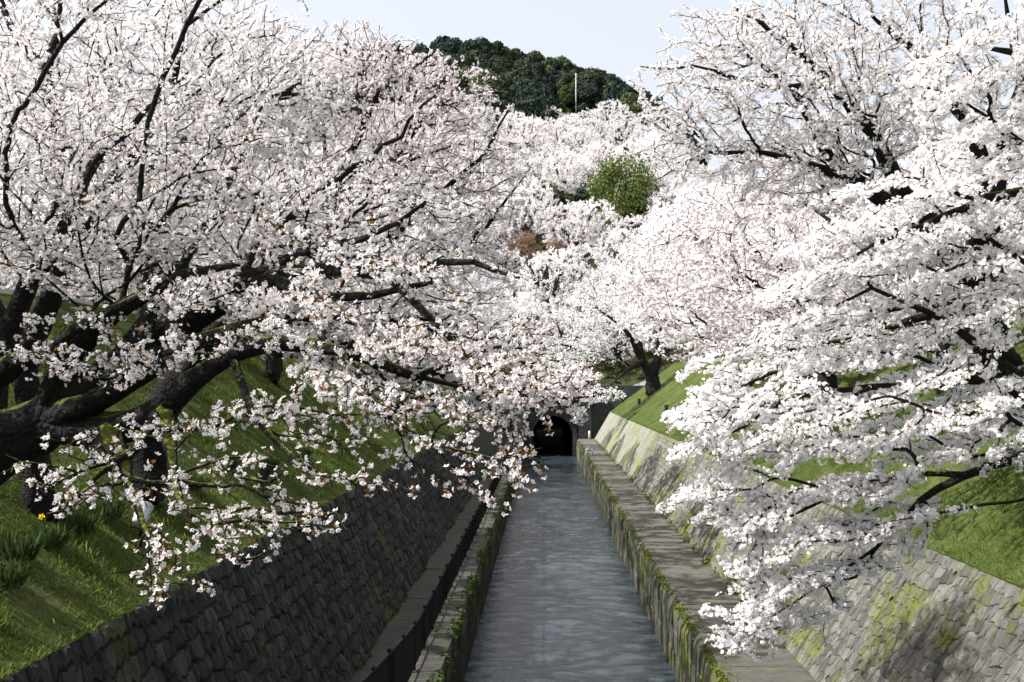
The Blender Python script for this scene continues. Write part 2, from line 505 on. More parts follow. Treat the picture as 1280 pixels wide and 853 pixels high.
def stone_wall(label, foot, crest, y0, y1, sizes, relief, m_stone, m_core, flip, seed, shear=0.0, limit=300, jit=0.24, inset=0.012):
    rr = np.random.default_rng(seed)
    root = empty('stone_wall', (foot[0], y0, foot[1]))
    off = np.array([foot[0], y0, foot[1]])
    tag(root, label, 'wall')
    f = np.array([foot[0], 0, foot[1]]); c = np.array([crest[0], 0, crest[1]])
    up = c - f; L = np.linalg.norm(up); up /= L
    nrm = np.array([up[2], 0, -up[0]]) * (-1 if flip else 1)
    ydir = np.array([0, 1.0, 0])
    back = MB()
    P = [f - nrm * 0.02, c - nrm * 0.02 - up * .05, c - nrm * 0.55 - up * .3, f - nrm * 0.55 - np.array([0, 0, 0.4])]
    Vb = np.array([p + ydir * yy for yy in (y0, y1) for p in P]) - off
    back.add(Vb, (), [(0, 1, 5, 4), (1, 2, 6, 5), (2, 3, 7, 6), (0, 4, 7, 3), (0, 3, 2, 1), (4, 5, 6, 7)])
    back.build('wall_core', m_core, root)
    hc, wl = sizes
    nrow = int(round(L / hc)); hc = L / nrow
    stones = []
    # jittered course lines and joints: a running bond of irregular hexagons
    def jitter(i, j):
        q = np.random.default_rng((seed * 7919 + i * 100003 + j * 31) & 0x7fffffff)
        return q.uniform(-1, 1, 2)
    y_far = 66.0
    ncol = int((y_far - y0) / wl)
    fb = MB()
    fb.add([p + ydir * yy - off for yy in (y_far - .1, y1) for p in (f + nrm * relief * .8, c + nrm * relief * .8, c - nrm * .3 - up * .1, f - nrm * .3)], (), [(0, 1, 5, 4), (1, 2, 6, 5), (0, 3, 2, 1), (4, 5, 6, 7)])
    fb.build('far_face', m_stone, root)
    for i in range(nrow):
        o = (i % 2) * 0.5
        for j in range(-1, ncol + 1):
            pts = []
            for (a, v) in ((0, 0), (0.5, 0), (1, 0), (1, 1), (0.5, 1), (0, 1)):
                gi = i + v; gu = int(round((j + a + o) * 2))
                jx, jy = jitter(gi, gu)
                lo = jit * 1.05 if 0 < gi < nrow else 0.0
                # the middle corners sag or rise into the neighbours so that courses do not run straight
                u = (gu / 2) * wl + jx * wl * jit
                w = (gi + jy * lo + (0.14 if gu % 2 == 0 else -0.14) * (1 if 0 < gi < nrow else 0)) * hc
                pts.append((u, w))
            pts = np.array(pts)
            pts[:, 0] = np.clip(pts[:, 0] + shear * pts[:, 1], 0.0, y_far - y0)
            if np.ptp(pts[:, 0]) < wl * 0.35: continue
            W3 = f[None] + up[None] * pts[:, 1:2] + ydir[None] * (pts[:, 0:1] + y0)
            if flip: W3 = W3[::-1]
            stones.append((W3, pts))
    cen = np.array([s[0].mean(0) for s in stones])
    px, py, dz = project(cen)
    vis = (px > -20) & (px < 1300) & (py < 870) & (py > 0) & (dz > 3)
    order = np.argsort(np.where(vis, dz, 1e6 + np.abs(dz)))
    part = set(order[:limit].tolist())
    rest = MB(); rest_t = []
    for k, (W3, pts) in enumerate(stones):
        rel = relief * rr.uniform(0.5, 1.5)
        V, f3, f4 = stone_arrays(W3, nrm, rel, rr, inset)
        t = rr.uniform(0, 1) ** 2
        if k in part:
            o = cen[k]
            me = mesh('stone', V - o, [np.array(f3), np.array(f4)], m_stone, attr=np.full(len(V), t))
            link('stone', me, root, o - off)
        else:
            rest.add(V - off, f3, f4); rest_t.append(np.full(len(V), t))
    me = mesh('distant_stones', np.vstack(rest.V), [np.array(rest.F3), np.array(rest.F4)], m_stone, attr=np.concatenate(rest_t))
    tag(link('distant_stones', me, root), kind='stuff')
    return root
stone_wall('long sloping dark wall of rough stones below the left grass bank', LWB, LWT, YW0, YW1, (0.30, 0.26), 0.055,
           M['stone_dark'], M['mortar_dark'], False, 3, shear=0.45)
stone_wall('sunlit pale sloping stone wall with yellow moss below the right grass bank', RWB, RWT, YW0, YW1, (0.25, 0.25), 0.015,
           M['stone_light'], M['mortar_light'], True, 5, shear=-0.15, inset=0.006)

# quay walls: courses of cut blocks at the water's edge, the top course rounded over
def quay(label, xw, xe, side, m, seed):
    rr = random.Random(seed)
    root = empty('quay_wall', (xw, YW0, 0))
    tag(root, label, 'wall')
    core = MB(); x0, x1 = sorted((0.10 * side, xe - xw)); core.box(x0, x1, 0, YW1 - YW0, -0.8, 1.82)
    core.build('wall_core', M['mortar_dark'], root)
    hs = [-0.8, -0.05, 0.62, 1.28, 2.0]
    rest = MB(); nparts = 0
    for row in range(4):
        y = YW0 + rr.uniform(-0.5, 0)
        while y < YW1:
            y2 = y + rr.uniform(0.95, 1.35)
            a, b2 = max(y, YW0) - YW0 + 0.015, min(y2, YW1) - YW0 - 0.015
            z0, z1 = hs[row] + 0.012, hs[row + 1] - 0.012
            d = rr.uniform(-0.02, 0.02) if row < 3 else rr.uniform(-0.05, 0.06)
            bx = rr.uniform(0.02, 0.05)
            if row == 3:   # rounded shoulder
                prof = [(0.0 + d, z0), (d + 0.01, z1 - 0.30), (0.10 + d, z1 - 0.08), (0.24, z1 - 0.005), (abs(xe - xw) - 0.02, z1), (abs(xe - xw) - 0.02, z0)]
            else:
                prof = [(0.04 + d, z0), (d, z0 + bx), (d, z1 - bx), (0.04 + d, z1), (0.3, z1), (0.3, z0)]
            n = len(prof)
            Vv = [((p[0]) * side, yy, p[1]) for yy in (a, b2) for p in prof]
            f4 = [(k, (k + 1) % n, n + (k + 1) % n, n + k) for k in range(n)]
            if side < 0: pass
            capa = [(0, n - 1, n - 2, 1), (1, n - 2, n - 3, 2)]
            capb = [(n, n + 1, 2 * n - 2, 2 * n - 1), (n + 1, n + 2, 2 * n - 3, 2 * n - 2)]
            tgt = MB() if (nparts < 300 and row > 0 and y > 14) else rest
            tgt.add(Vv, (), f4 + capa + capb)
            if tgt is not rest:
                tgt.build('block', m, root); nparts += 1
            y = y2
    tag(rest.build('distant_blocks', m, root), kind='stuff')
    return root
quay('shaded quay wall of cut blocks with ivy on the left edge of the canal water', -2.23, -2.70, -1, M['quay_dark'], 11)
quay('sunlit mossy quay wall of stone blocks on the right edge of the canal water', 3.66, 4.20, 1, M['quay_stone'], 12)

# ------------------------------------------------------------------ tunnel portal
def portal():
    Y0 = 112.8
    root = empty('tunnel_portal', (0.95, Y0, 0))
    tag(root, 'grey stone tunnel portal with dark arch, pilasters and cornice where the canal ends', 'tunnel portal')
    hw, sp, cx = 2.3, 2.3, 0.0
    # facing wall with an arched hole: strips of blocks on each side and over the arch
    ys_, yb = 0.0, 1.2
    def wallbox(x0, x1, z0, z1, name='block', y=ys_, m=None, par=root):
        b = MB(); b.box(x0 + .012, x1 - .012, y, yb, z0 + .012, z1 - .012); b.build(name, m or M['portal_stone'], par)
    back = MB()
    for (x0, x1, z0, z1) in ((-14, -hw - .45, -1, 8.0), (hw + .45, 14, -1, 8.0), (-hw - .45, hw + .45, sp + hw + .55, 8.0)):
        back.box(x0, x1, 0.06, 1.6, z0, z1)
    # spandrels behind the voussoirs
    for s in (-1, 1):
        n = 10
        for k in range(n):
            a0 = math.pi / 2 * k / n; a1 = math.pi / 2 * (k + 1) / n
            xa, xb = s * (hw + .3) * math.cos(a0), s * (hw + .3) * math.cos(a1)
            za = sp + (hw + .3) * math.sin(a0)
            zb = sp + (hw + .3) * math.sin(a1)
            X = [xa, xb, xb, xa]; Z = [za, zb, sp + hw + .6, sp + hw + .6]
            Vv = [(X[i], yy, Z[i]) for yy in (0.065, 1.5) for i in range(4)]
            back.add(Vv, (), [(0, 1, 2, 3), (4, 7, 6, 5), (0, 4, 5, 1)])
        back.box(min(s * (hw + .3), s * (hw + .5)), max(s * (hw + .3), s * (hw + .5)), 0.063, 1.5, -1, sp + hw + .6)
    back.build('facing_wall', M['portal_stone'], root)
    # voussoirs
    n = 17
    for k in range(n):
        a0 = math.pi * k / n + .006; a1 = math.pi * (k + 1) / n - .006
        r0, r1 = hw, hw + (.62 if k == n // 2 else .5)
        Vv = [(r * math.cos(a), yy, sp + r * math.sin(a)) for yy in (-.06, 1.4) for (r, a) in ((r0, a0), (r1, a0), (r1, a1), (r0, a1))]
        b = MB(); b.add(Vv, (), [(0, 1, 2, 3), (4, 7, 6, 5), (0, 4, 5, 1), (1, 5, 6, 2), (2, 6, 7, 3), (3, 7, 4, 0)])
        b.build('voussoir', M['portal_stone'], root)
    for s in (-1, 1):
        for k in range(4):
            z0 = -0.6 + k * (sp + .6) / 4; z1 = z0 + (sp + .6) / 4
            x0, x1 = sorted((s * hw, s * (hw + .5)))
            b = MB(); b.box(x0, x1, -.05, 1.4, z0 + .01, z1 - .01); b.build('jamb_block', M['portal_stone'], root)
        # pilaster of rusticated drums
        for k in range(7):
            z0 = -0.3 + k * 0.87
            x0, x1 = sorted((s * 2.95, s * 4.35))
            b = MB(); b.box(x0, x1, -.42, .05, z0 + .015, z0 + .855); b.build('pilaster_block', M['portal_stone'], root)
        x0, x1 = sorted((s * 2.85, s * 4.45))
        b = MB(); b.box(x0, x1, -.52, .05, 5.81, 6.05); b.build('capital', M['portal_stone'], root)
    b = MB(); b.box(-4.7, 4.7, -.30, .05, 6.06, 6.45); b.box(-4.95, 4.95, -.55, .05, 6.46, 6.72); b.build('cornice', M['portal_stone'], root)
    b = MB(); b.box(-4.6, 4.6, -.22, .05, 6.73, 7.7); b.build('parapet', M['portal_stone'], root)
    b = MB(); b.box(-4.8, 4.8, -.34, .05, 7.71, 7.95); b.build('parapet_coping', M['portal_stone'], root)
    b = MB(); b.box(-1.5, 1.5, -.30, -.21, 6.9, 7.5); b.build('tablet', M['quay_stone'], root)
    # bore
    n = 20; Vv = []
    prof = [(hw, -1.0)] + [(hw * math.cos(math.pi * k / n), sp + hw * math.sin(math.pi * k / n)) for k in range(n + 1)] + [(-hw, -1.0)]
    for yy in (1.35, 60.0):
        Vv += [(p[0], yy, p[1]) for p in prof]
    m_ = len(prof)
    b = MB(); b.add(Vv, (), [(k, k + 1, m_ + k + 1, m_ + k) for k in range(m_ - 1)])
    b.add([(-3, 60, -1), (3, 60, -1), (3, 60, 6), (-3, 60, 6)], (), [(0, 1, 2, 3)])
    b.build('tunnel_bore', M['mortar_dark'], root)
portal()

# ------------------------------------------------------------------ railing along the left walkway
def railing():
    X = -2.80; y0, y1 = 14.0, 108.0
    root = empty('railing', (X, y0, 2.0))
    tag(root, 'black metal railing with close bars along the left canal walkway', 'railing')
    def ht(y): return 0.95 + 0.72 * np.clip((22.5 - y) / 7.5, 0, 1.15) ** 1.2
    ysr = np.concatenate([np.arange(y0, 24, 0.5), np.arange(24, y1 + 1, 6)])
    b = MB(); b.tube(np.stack([ysr * 0, ysr - y0, ht(ysr)], 1), 0.028, 8); b.build('top_rail', M['black_metal'], root, smooth=True)
    b = MB(); b.tube(np.array([[0, 0, .12], [0, y1 - y0, .12]]), 0.018, 6); b.build('bottom_rail', M['black_metal'], root, smooth=True)
    y = y0 + 0.6; me = {}
    while y < y1:
        h = round(float(ht(y)), 2)
        if h not in me:
            p = MB(); p.box(-.028, .028, -.028, .028, 0, h + .03)
            p.tube(np.array([[0, 0, h + .03], [0, 0, h + .055], [0, 0, h + .085], [0, 0, h + .10]]), [.03, .042, .036, .008], 8)
            o = p.build('post', M['black_metal'], root); me[h] = o.data
        else: o = link('post', me[h], root)
        o.location = (0, y - y0, 0)
        fo = MB(); fo.box(-.09, .09, -.09, .09, 0, .035); f_ = fo.build('post_foot', M['quay_stone'], o)
        y += 1.76
    me = {}; k = 0; rest = MB()
    for y in np.arange(y0 + .05, y1, 0.105):
        h = round(float(ht(y)), 2)
        if k < 300:
            if h not in me:
                p = MB(); p.box(-.009, .009, -.009, .009, .12, h); o = p.build('bar', M['black_metal'], root); me[h] = o.data
            else: o = link('bar', me[h], root)
            o.location = (0, y - y0, 0)
        else:
            rest.box(-.009, .009, y - y0 - .009, y - y0 + .009, .12, h)
        k += 1
    tag(rest.build('distant_bars', M['black_metal'], root), kind='stuff')
railing()

# ------------------------------------------------------------------ trees
def grow(limbs, attract, bf=0.35):
    """limbs: list of polylines [(pos, r), ...] where first pos coincides with an existing node (or is the root).
    attract: (N,3). Balanced minimum spanning tree over the points, seeded by the limbs."""
    pos = []; par = []; hint = []; plen = []
    for L in limbs:
        start = None
        for k, (p, r_) in enumerate(L):
            p = np.asarray(p, float)
            if k == 0 and pos:
                d = np.linalg.norm(np.array(pos) - p, axis=1); start = int(d.argmin())
                continue
            # densify limb
            if start is None:
                pos.append(p); par.append(-1); hint.append(r_); plen.append(0.0); start = 0; continue
            a = pos[start]; ra = hint[start]; seg = np.linalg.norm(p - a); n = max(1, int(seg / 0.35))
            for q in range(1, n + 1):
                t = q / n
                pos.append(a + (p - a) * t); par.append(len(pos) - 2 if q > 1 else start)
                hint.append(ra + (r_ - ra) * t if k > 1 or len(limbs) == 1 or q > 0 else r_)
                plen.append(plen[par[-1]] + seg / n)
            start = len(pos) - 1
    nh = len(pos)
    A = np.asarray(attract, float); N = len(A)
    P = np.array(pos); PL = np.array(plen)
    D = np.linalg.norm(A[:, None, :] - P[None], axis=2)
    cost = D + bf * PL[None]
    best = cost.argmin(1); bc = cost[np.arange(N), best]
    done = np.zeros(N, bool)
    allp = np.vstack([P, A]); allpar = np.concatenate([np.array(par), np.full(N, -1)]); allpl = np.concatenate([PL, np.zeros(N)])
    for _ in range(N):
        bcm = np.where(done, 1e9, bc)
        i = int(bcm.argmin()); done[i] = True
        b = best[i]; g = nh + i
        allpar[g] = b; allpl[g] = allpl[b] + np.linalg.norm(A[i] - allp[b])
        c = np.linalg.norm(A - A[i], axis=1) + bf * allpl[g]
        m_ = c < bc
        bc = np.where(m_ & ~done, c, bc); best = np.where(m_ & ~done, g, best)
    return allp, allpar, np.concatenate([np.array(hint), np.zeros(N)]), nh

def skeleton(limbs, attract, bf, r_tip, seed, expo=2.4, rmax_auto=0.09):
    rr = np.random.default_rng(seed)
    P, par, hint, nh = grow(limbs, attract, bf)
    n = len(P)
    kids = [[] for _ in range(n)]
    for i, p in enumerate(par):
        if p >= 0: kids[p].append(i)
    order = []; st = [0]
    while st:
        i = st.pop(); order.append(i); st.extend(kids[i])
    w = np.ones(n)
    for i in reversed(order):
        if kids[i]: w[i] = sum(w[k] for k in kids[i])
    for _ in range(2):       # relax kinks
        Q = P.copy()
        for i in range(nh, n):
            if kids[i]:
                m_ = max(kids[i], key=lambda k: w[k])
                Q[i] = 0.5 * P[i] + 0.25 * (P[par[i]] + P[m_])
        P = Q
    rad = np.minimum(r_tip * w ** (1 / expo), rmax_auto)
    rad[:nh] = np.maximum(hint[:nh], 0.004)
    # no child thicker than its parent
    for i in order:
        if par[i] >= 0: rad[i] = min(rad[i], rad[par[i]])
    chains = []
    st = [(0, None)]
    while st:
        i, p0 = st.pop()
        ch = [p0] if p0 is not None else []
        while True:
            ch.append(i)
            if not kids[i]: break
            m_ = max(kids[i], key=lambda k: (rad[k], w[k]))
            for k in kids[i]:
                if k != m_: st.append((k, i))
            i = m_
        if len(ch) > 1: chains.append(ch)
    out = []
    for ch in chains:
        p = P[ch]; r_ = rad[ch].copy()
        if len(ch) > 1 and par[ch[0]] >= -1 and ch[0] != 0: r_[0] = min(r_[0], r_[1] * 1.35)
        out.append(curve(p, r_, rr))
    return out

def curve(p, r_, rr):
    """Catmull-Rom through the nodes with small wobble"""
    if len(p) == 2: p = np.vstack([p[0], (p[0] + p[1]) / 2, p[1]]); r_ = np.array([r_[0], (r_[0] + r_[1]) / 2, r_[1]])
    seg = np.linalg.norm(np.diff(p, axis=0), axis=1)
    e = np.vstack([2 * p[0] - p[1], p, 2 * p[-1] - p[-2]])
    sub = 1 if r_.max() < 0.006 and len(p) > 3 else 2 if seg.mean() < 0.5 else 4
    t = np.arange(sub) / sub
    t = t[None, :, None]
    a, b, c, d = e[:-3, None], e[1:-2, None], e[2:-1, None], e[3:, None]
    q = 0.5 * ((2 * b) + (-a + c) * t + (2 * a - 5 * b + 4 * c - d) * t ** 2 + (-a + 3 * b - 3 * c + d) * t ** 3)
    q = np.vstack([q.reshape(-1, 3), p[-1]])
    rq = np.interp(np.linspace(0, len(p) - 1, len(q)), np.arange(len(p)), r_)
    j = rr.normal(size=q.shape) * (0.035 * seg.mean())
    j[0] = 0
    return q + j, rq

def branch_mesh(chains, rmin, m, name='trunk', off=None):
    Vs = []; Fs = []; n0 = 0
    for q, r_ in chains:
        if r_.max() < rmin: continue
        big = r_.max()
        n = 9 if big > 0.06 else 6 if big > 0.02 else 4 if big > 0.008 else 3
        if big > 0.06:
            r_ = r_ * (1 + 0.10 * wob(np.arange(len(r_)), q[:, 2] * 3, 1.2, big * 40))
        V, F = tube_arrays(q, np.maximum(r_, 0.0025), n)
        if big > 0.06:
            ang = np.tile(np.arange(n), len(q)); ii = np.repeat(np.arange(len(q)), n)
            c = np.repeat(q, n, axis=0)
            V = c + (V - c) * (1 + 0.13 * np.sin(ang * 2.1 + ii * 0.8) + 0.08 * np.cos(ang * 3.7 - ii * 1.9))[:, None]
        Vs.append(V); Fs.append(F + n0); n0 += len(V)
    V = np.vstack(Vs)
    if off is not None: V = V - off
    return mesh(name, V, np.vstack(Fs), m, smooth=True)

def twig_points(chains, rlim, per_m, rr, dens=None):
    P = []; T = []
    for q, r_ in chains:
        d = np.diff(q, axis=0); L = np.linalg.norm(d, axis=1)
        for k in np.nonzero((r_[1:] < rlim))[0]:
            n = L[k] * per_m
            n = int(n) + (rr.random() < n - int(n))
            if n:
                t = rr.random(n)
                P.append(q[k] + d[k] * t[:, None]); T.append(np.repeat((d[k] / (L[k] + 1e-9))[None], n, 0))
    P = np.vstack(P); T = np.vstack(T)
    if dens is not None:
        keep = rr.random(len(P)) < dens(P)
        P, T = P[keep], T[keep]
    return P, T

# flower templates (unit radius), z is the way the flower faces
def flower_hi():
    V = [(0, 0, -0.15)]; F = []; mi = []
    for k in range(5):
        a = 2 * math.pi * k / 5
        i = len(V)
        for (r_, da, z) in ((0.80, -0.50, 0.16), (1.02, 0.0, 0.42), (0.80, 0.50, 0.16)):
            V.append((r_ * math.cos(a + da), r_ * math.sin(a + da), z))
        F += [(0, i, i + 1), (0, i + 1, i + 2)]; mi += [0, 0]
    i = len(V)
    V += [(0.27 * math.cos(b), 0.27 * math.sin(b), 0.10) for b in (0.3, 2.4, 4.5)]
    F += [(i, i + 1, i + 2)]; mi += [1]
    return np.array(V, float), np.array(F), np.array(mi)
def flower_mid():
    V = [(0, 0, -0.12)]; F = []; mi = []
    for k in range(5):
        a = 2 * math.pi * k / 5; i = len(V)
        for da in (-0.48, 0.48):
            V.append((1.0 * math.cos(a + da), 1.0 * math.sin(a + da), 0.28 + 0.1 * math.sin(k * 2.3)))
        F.append((0, i, i + 1)); mi.append(0)
    i = len(V)
    V += [(0.24, 0, 0.06), (-0.14, 0.2, 0.06), (-0.14, -0.2, 0.06)]
    F.append((i, i + 1, i + 2)); mi.append(1)
    return np.array(V, float), np.array(F), np.array(mi)
def flower_lo():
    V = np.array([(-0.9, -0.8, 0.1), (0.9, -0.9, 0.25), (1.0, 0.8, 0.0), (-0.8, 1.0, 0.3)], float)
    return V, np.array([(0, 1, 2), (0, 2, 3)]), np.array([0, 0])
LEAF = (np.array([(0, 0, 0), (0.28, 0.45, 0.12), (0, 1, 0), (-0.28, 0.5, 0.12)], float), np.array([(0, 1, 2), (0, 2, 3)]))

def crown_arrays(P, T, k, flower, size, spread, rr, bract=0.0, droop=0.25, bract_size=0.026):
    """umbels of about k flowers at every twig point"""
    n = len(P)
    cnt = np.maximum(1, rr.poisson(k, n))
    idx = np.repeat(np.arange(n), cnt); N = len(idx)
    main = rr.normal(size=(n, 3)); main -= (main * T).sum(1)[:, None] * T * 0.6
    main /= np.linalg.norm(main, axis=1)[:, None]
    D = main[idx] * 0.75 + rr.normal(size=(N, 3)) * 0.55
    D[:, 2] -= droop
    D /= np.linalg.norm(D, axis=1)[:, None] + 1e-9
    pos = P[idx] + D * (spread * rr.uniform(0.5, 1.15, N))[:, None]
    tv, tf, tm = flower
    Z = D + rr.normal(size=(N, 3)) * 0.35
    sc = size * np.where(rr.random(N) < .16, rr.uniform(.4, .65, N), rr.uniform(.8, 1.15, N))   # buds among open flowers
    rot = rand_rot(N, Z, rr)
    V = scatter(tv, pos, rot, sc)
    F = scatter_faces(tf, len(tv), N)
    mi = np.tile(tm, N)
    tint = np.repeat(rr.random(N) ** 1.3, len(tv))
    if bract > 0:
        nb = int(n * bract)
        jb = rr.integers(0, n, nb)
        lv, lf = LEAF
        rotb = rand_rot(nb, rr.normal(size=(nb, 3)), rr)
        Vb = scatter(lv, P[jb] + main[jb] * 0.01, rotb, bract_size * rr.uniform(0.6, 1.5, nb))
        Fb = scatter_faces(lf, len(lv), nb) + len(V)
        V = np.vstack([V, Vb]); F = np.vstack([F, Fb]); mi = np.concatenate([mi, np.full(len(Fb), 2)])
        tint = np.concatenate([tint, np.repeat(rr.random(nb), len(lv))])
    return V, F, mi, tint

def blob(px, py, Y, rx, ry, rY, n, rr):
    u = rr.normal(size=(n, 3)); u /= np.linalg.norm(u, axis=1)[:, None]
    u *= (rr.random(n) ** (1 / 3))[:, None]
    return at_many(px + u[:, 0] * rx, py + u[:, 1] * ry, Y + u[:, 2] * rY)

def px_limb(L):
    return [(at(a, b, c), r_) for a, b, c, r_ in L]

def hero_tree(name, label, base, limbs, blobs, petal, seed, flower, size, k, per_m, spread, bract, bf=0.3, r_tip=0.0035,
              rlim=0.012, n_parts=0, group=None, dens=None, rmin=0.0, min_gap=0.0, droop=0.25, rmax_auto=0.09, bk='bark', layer=0.0, tilt=0.35, tier=.6):
    rr = np.random.default_rng(seed)
    A = np.vstack([blob(*b, rr) for b in blobs])
    if layer:                     # boughs in tiers that sink towards the canal, with air between them
        w = A[:, 2] - tilt * A[:, 0] + .4 * wob(A[:, 0], A[:, 1], 1.1, seed)
        A[:, 2] += (np.round(w / layer) * layer - w) * tier
    # keep twigs out of the ground and away from the lens
    ok = (np.linalg.norm(A - EYE, axis=1) > 3.2) & (A[:, 2] > np.where((A[:, 0] > LWT[0]) & (A[:, 0] < RWT[0]), 2.6, gz(A[:, 0], A[:, 1]) + 0.25))
    A = A[ok]
    ch = skeleton(limbs, A, bf, r_tip, seed, rmax_auto=rmax_auto)
    base = np.asarray(base, float)
    root = empty(name, base)
    tag(root, label, 'tree', group)
    link('trunk', branch_mesh(ch, rmin, M[bk], off=base), root)
    P, T = twig_points(ch, rlim, per_m, rr, dens)
    mats = [M[petal], M['centre'], M['bract']]
    sel = np.zeros(len(P), bool)
    if n_parts:
        px, py, dz = project(P)
        vis = (px > 8) & (px < 1272) & (py > 8) & (py < 845)
        # the largest-showing clusters: nearest to the camera, spread apart
        o = np.argsort(np.where(vis, dz, 1e9))
        taken = []
        for i in o[:6000]:
            if all((px[i] - a) ** 2 + (py[i] - b) ** 2 > min_gap ** 2 for a, b in taken):
                taken.append((px[i], py[i])); sel[i] = True
                if len(taken) >= n_parts: break
        protos = []
        for q in range(8):
            tv, tf, tm = flower
            nf = max(3, int(round(k))); D = rr.normal(size=(nf, 3)); D[:, 2] -= droop; D /= np.linalg.norm(D, axis=1)[:, None]
            pos = D * (spread * rr.uniform(.75, 1.1, nf))[:, None]
            V = np.vstack([[[0, 0, 0]], scatter(tv, pos, rand_rot(nf, D + rr.normal(size=D.shape) * .3, rr), size * rr.uniform(.85, 1.15, nf))])
            F = scatter_faces(tf, len(tv), nf) + 1; mi = np.tile(tm, nf)
            t = np.concatenate([[0], np.repeat(rr.random(nf), len(tv))])
            side = len(V); V = np.vstack([V, pos * .5 + rr.normal(size=pos.shape) * .0035])
            ped = np.array([(0, 1 + q2 * len(tv), side + q2) for q2 in range(nf)])     # flower stalks
            F = np.vstack([F, ped]); mi = np.concatenate([mi, np.full(nf, 1)]); t = np.concatenate([t, np.zeros(nf)])
            if bract:
                lv, lf = LEAF
                for q2 in range(2):
                    rb = rand_rot(1, rr.normal(size=(1, 3)), rr)[0]; i0 = len(V)
                    V = np.vstack([V, (lv[1:] @ rb.T) * 0.026]); F = np.vstack([F, [(0, i0, i0 + 1), (0, i0 + 1, i0 + 2)]])
                    mi = np.concatenate([mi, [2, 2]]); t = np.concatenate([t, np.full(3, rr.random())])
            protos.append(mesh('blossom_cluster', V, F, mats, mi, attr=t))
        for i in np.nonzero(sel)[0]:
            o_ = link('blossom_cluster', protos[int(rr.integers(0, 8))], root, P[i] - base)
            o_.rotation_euler = (rr.uniform(-.4, .4), rr.uniform(-.4, .4), rr.uniform(0, 6.28))
    P2, T2 = P[~sel], T[~sel]
    V, F, mi, t = crown_arrays(P2, T2, k, flower, size, spread, rr, bract, droop)
    tag(link('blossom', mesh('blossom', V - base, F, mats, mi, attr=t), root), kind='stuff')
    print(name, 'attract', len(A), 'clusters', len(P), 'crown tris', len(F))
    return root

HI, MID, LO = flower_hi(), flower_mid(), flower_lo()

def L0_bloom(P):
    """bloom thins out on the low shaded twigs and among the heavy limbs"""
    lo = np.interp(P[:, 2], [7.0, 7.9, 8.3], [.30, .42, 1.0])
    inner = np.where((P[:, 0] < -1.9) & (P[:, 2] < 8.95), .62, 1.0)
    outer = np.where(P[:, 0] < -0.6 * P[:, 1], .45, 1.0)
    return np.minimum(np.minimum(lo, inner), outer)
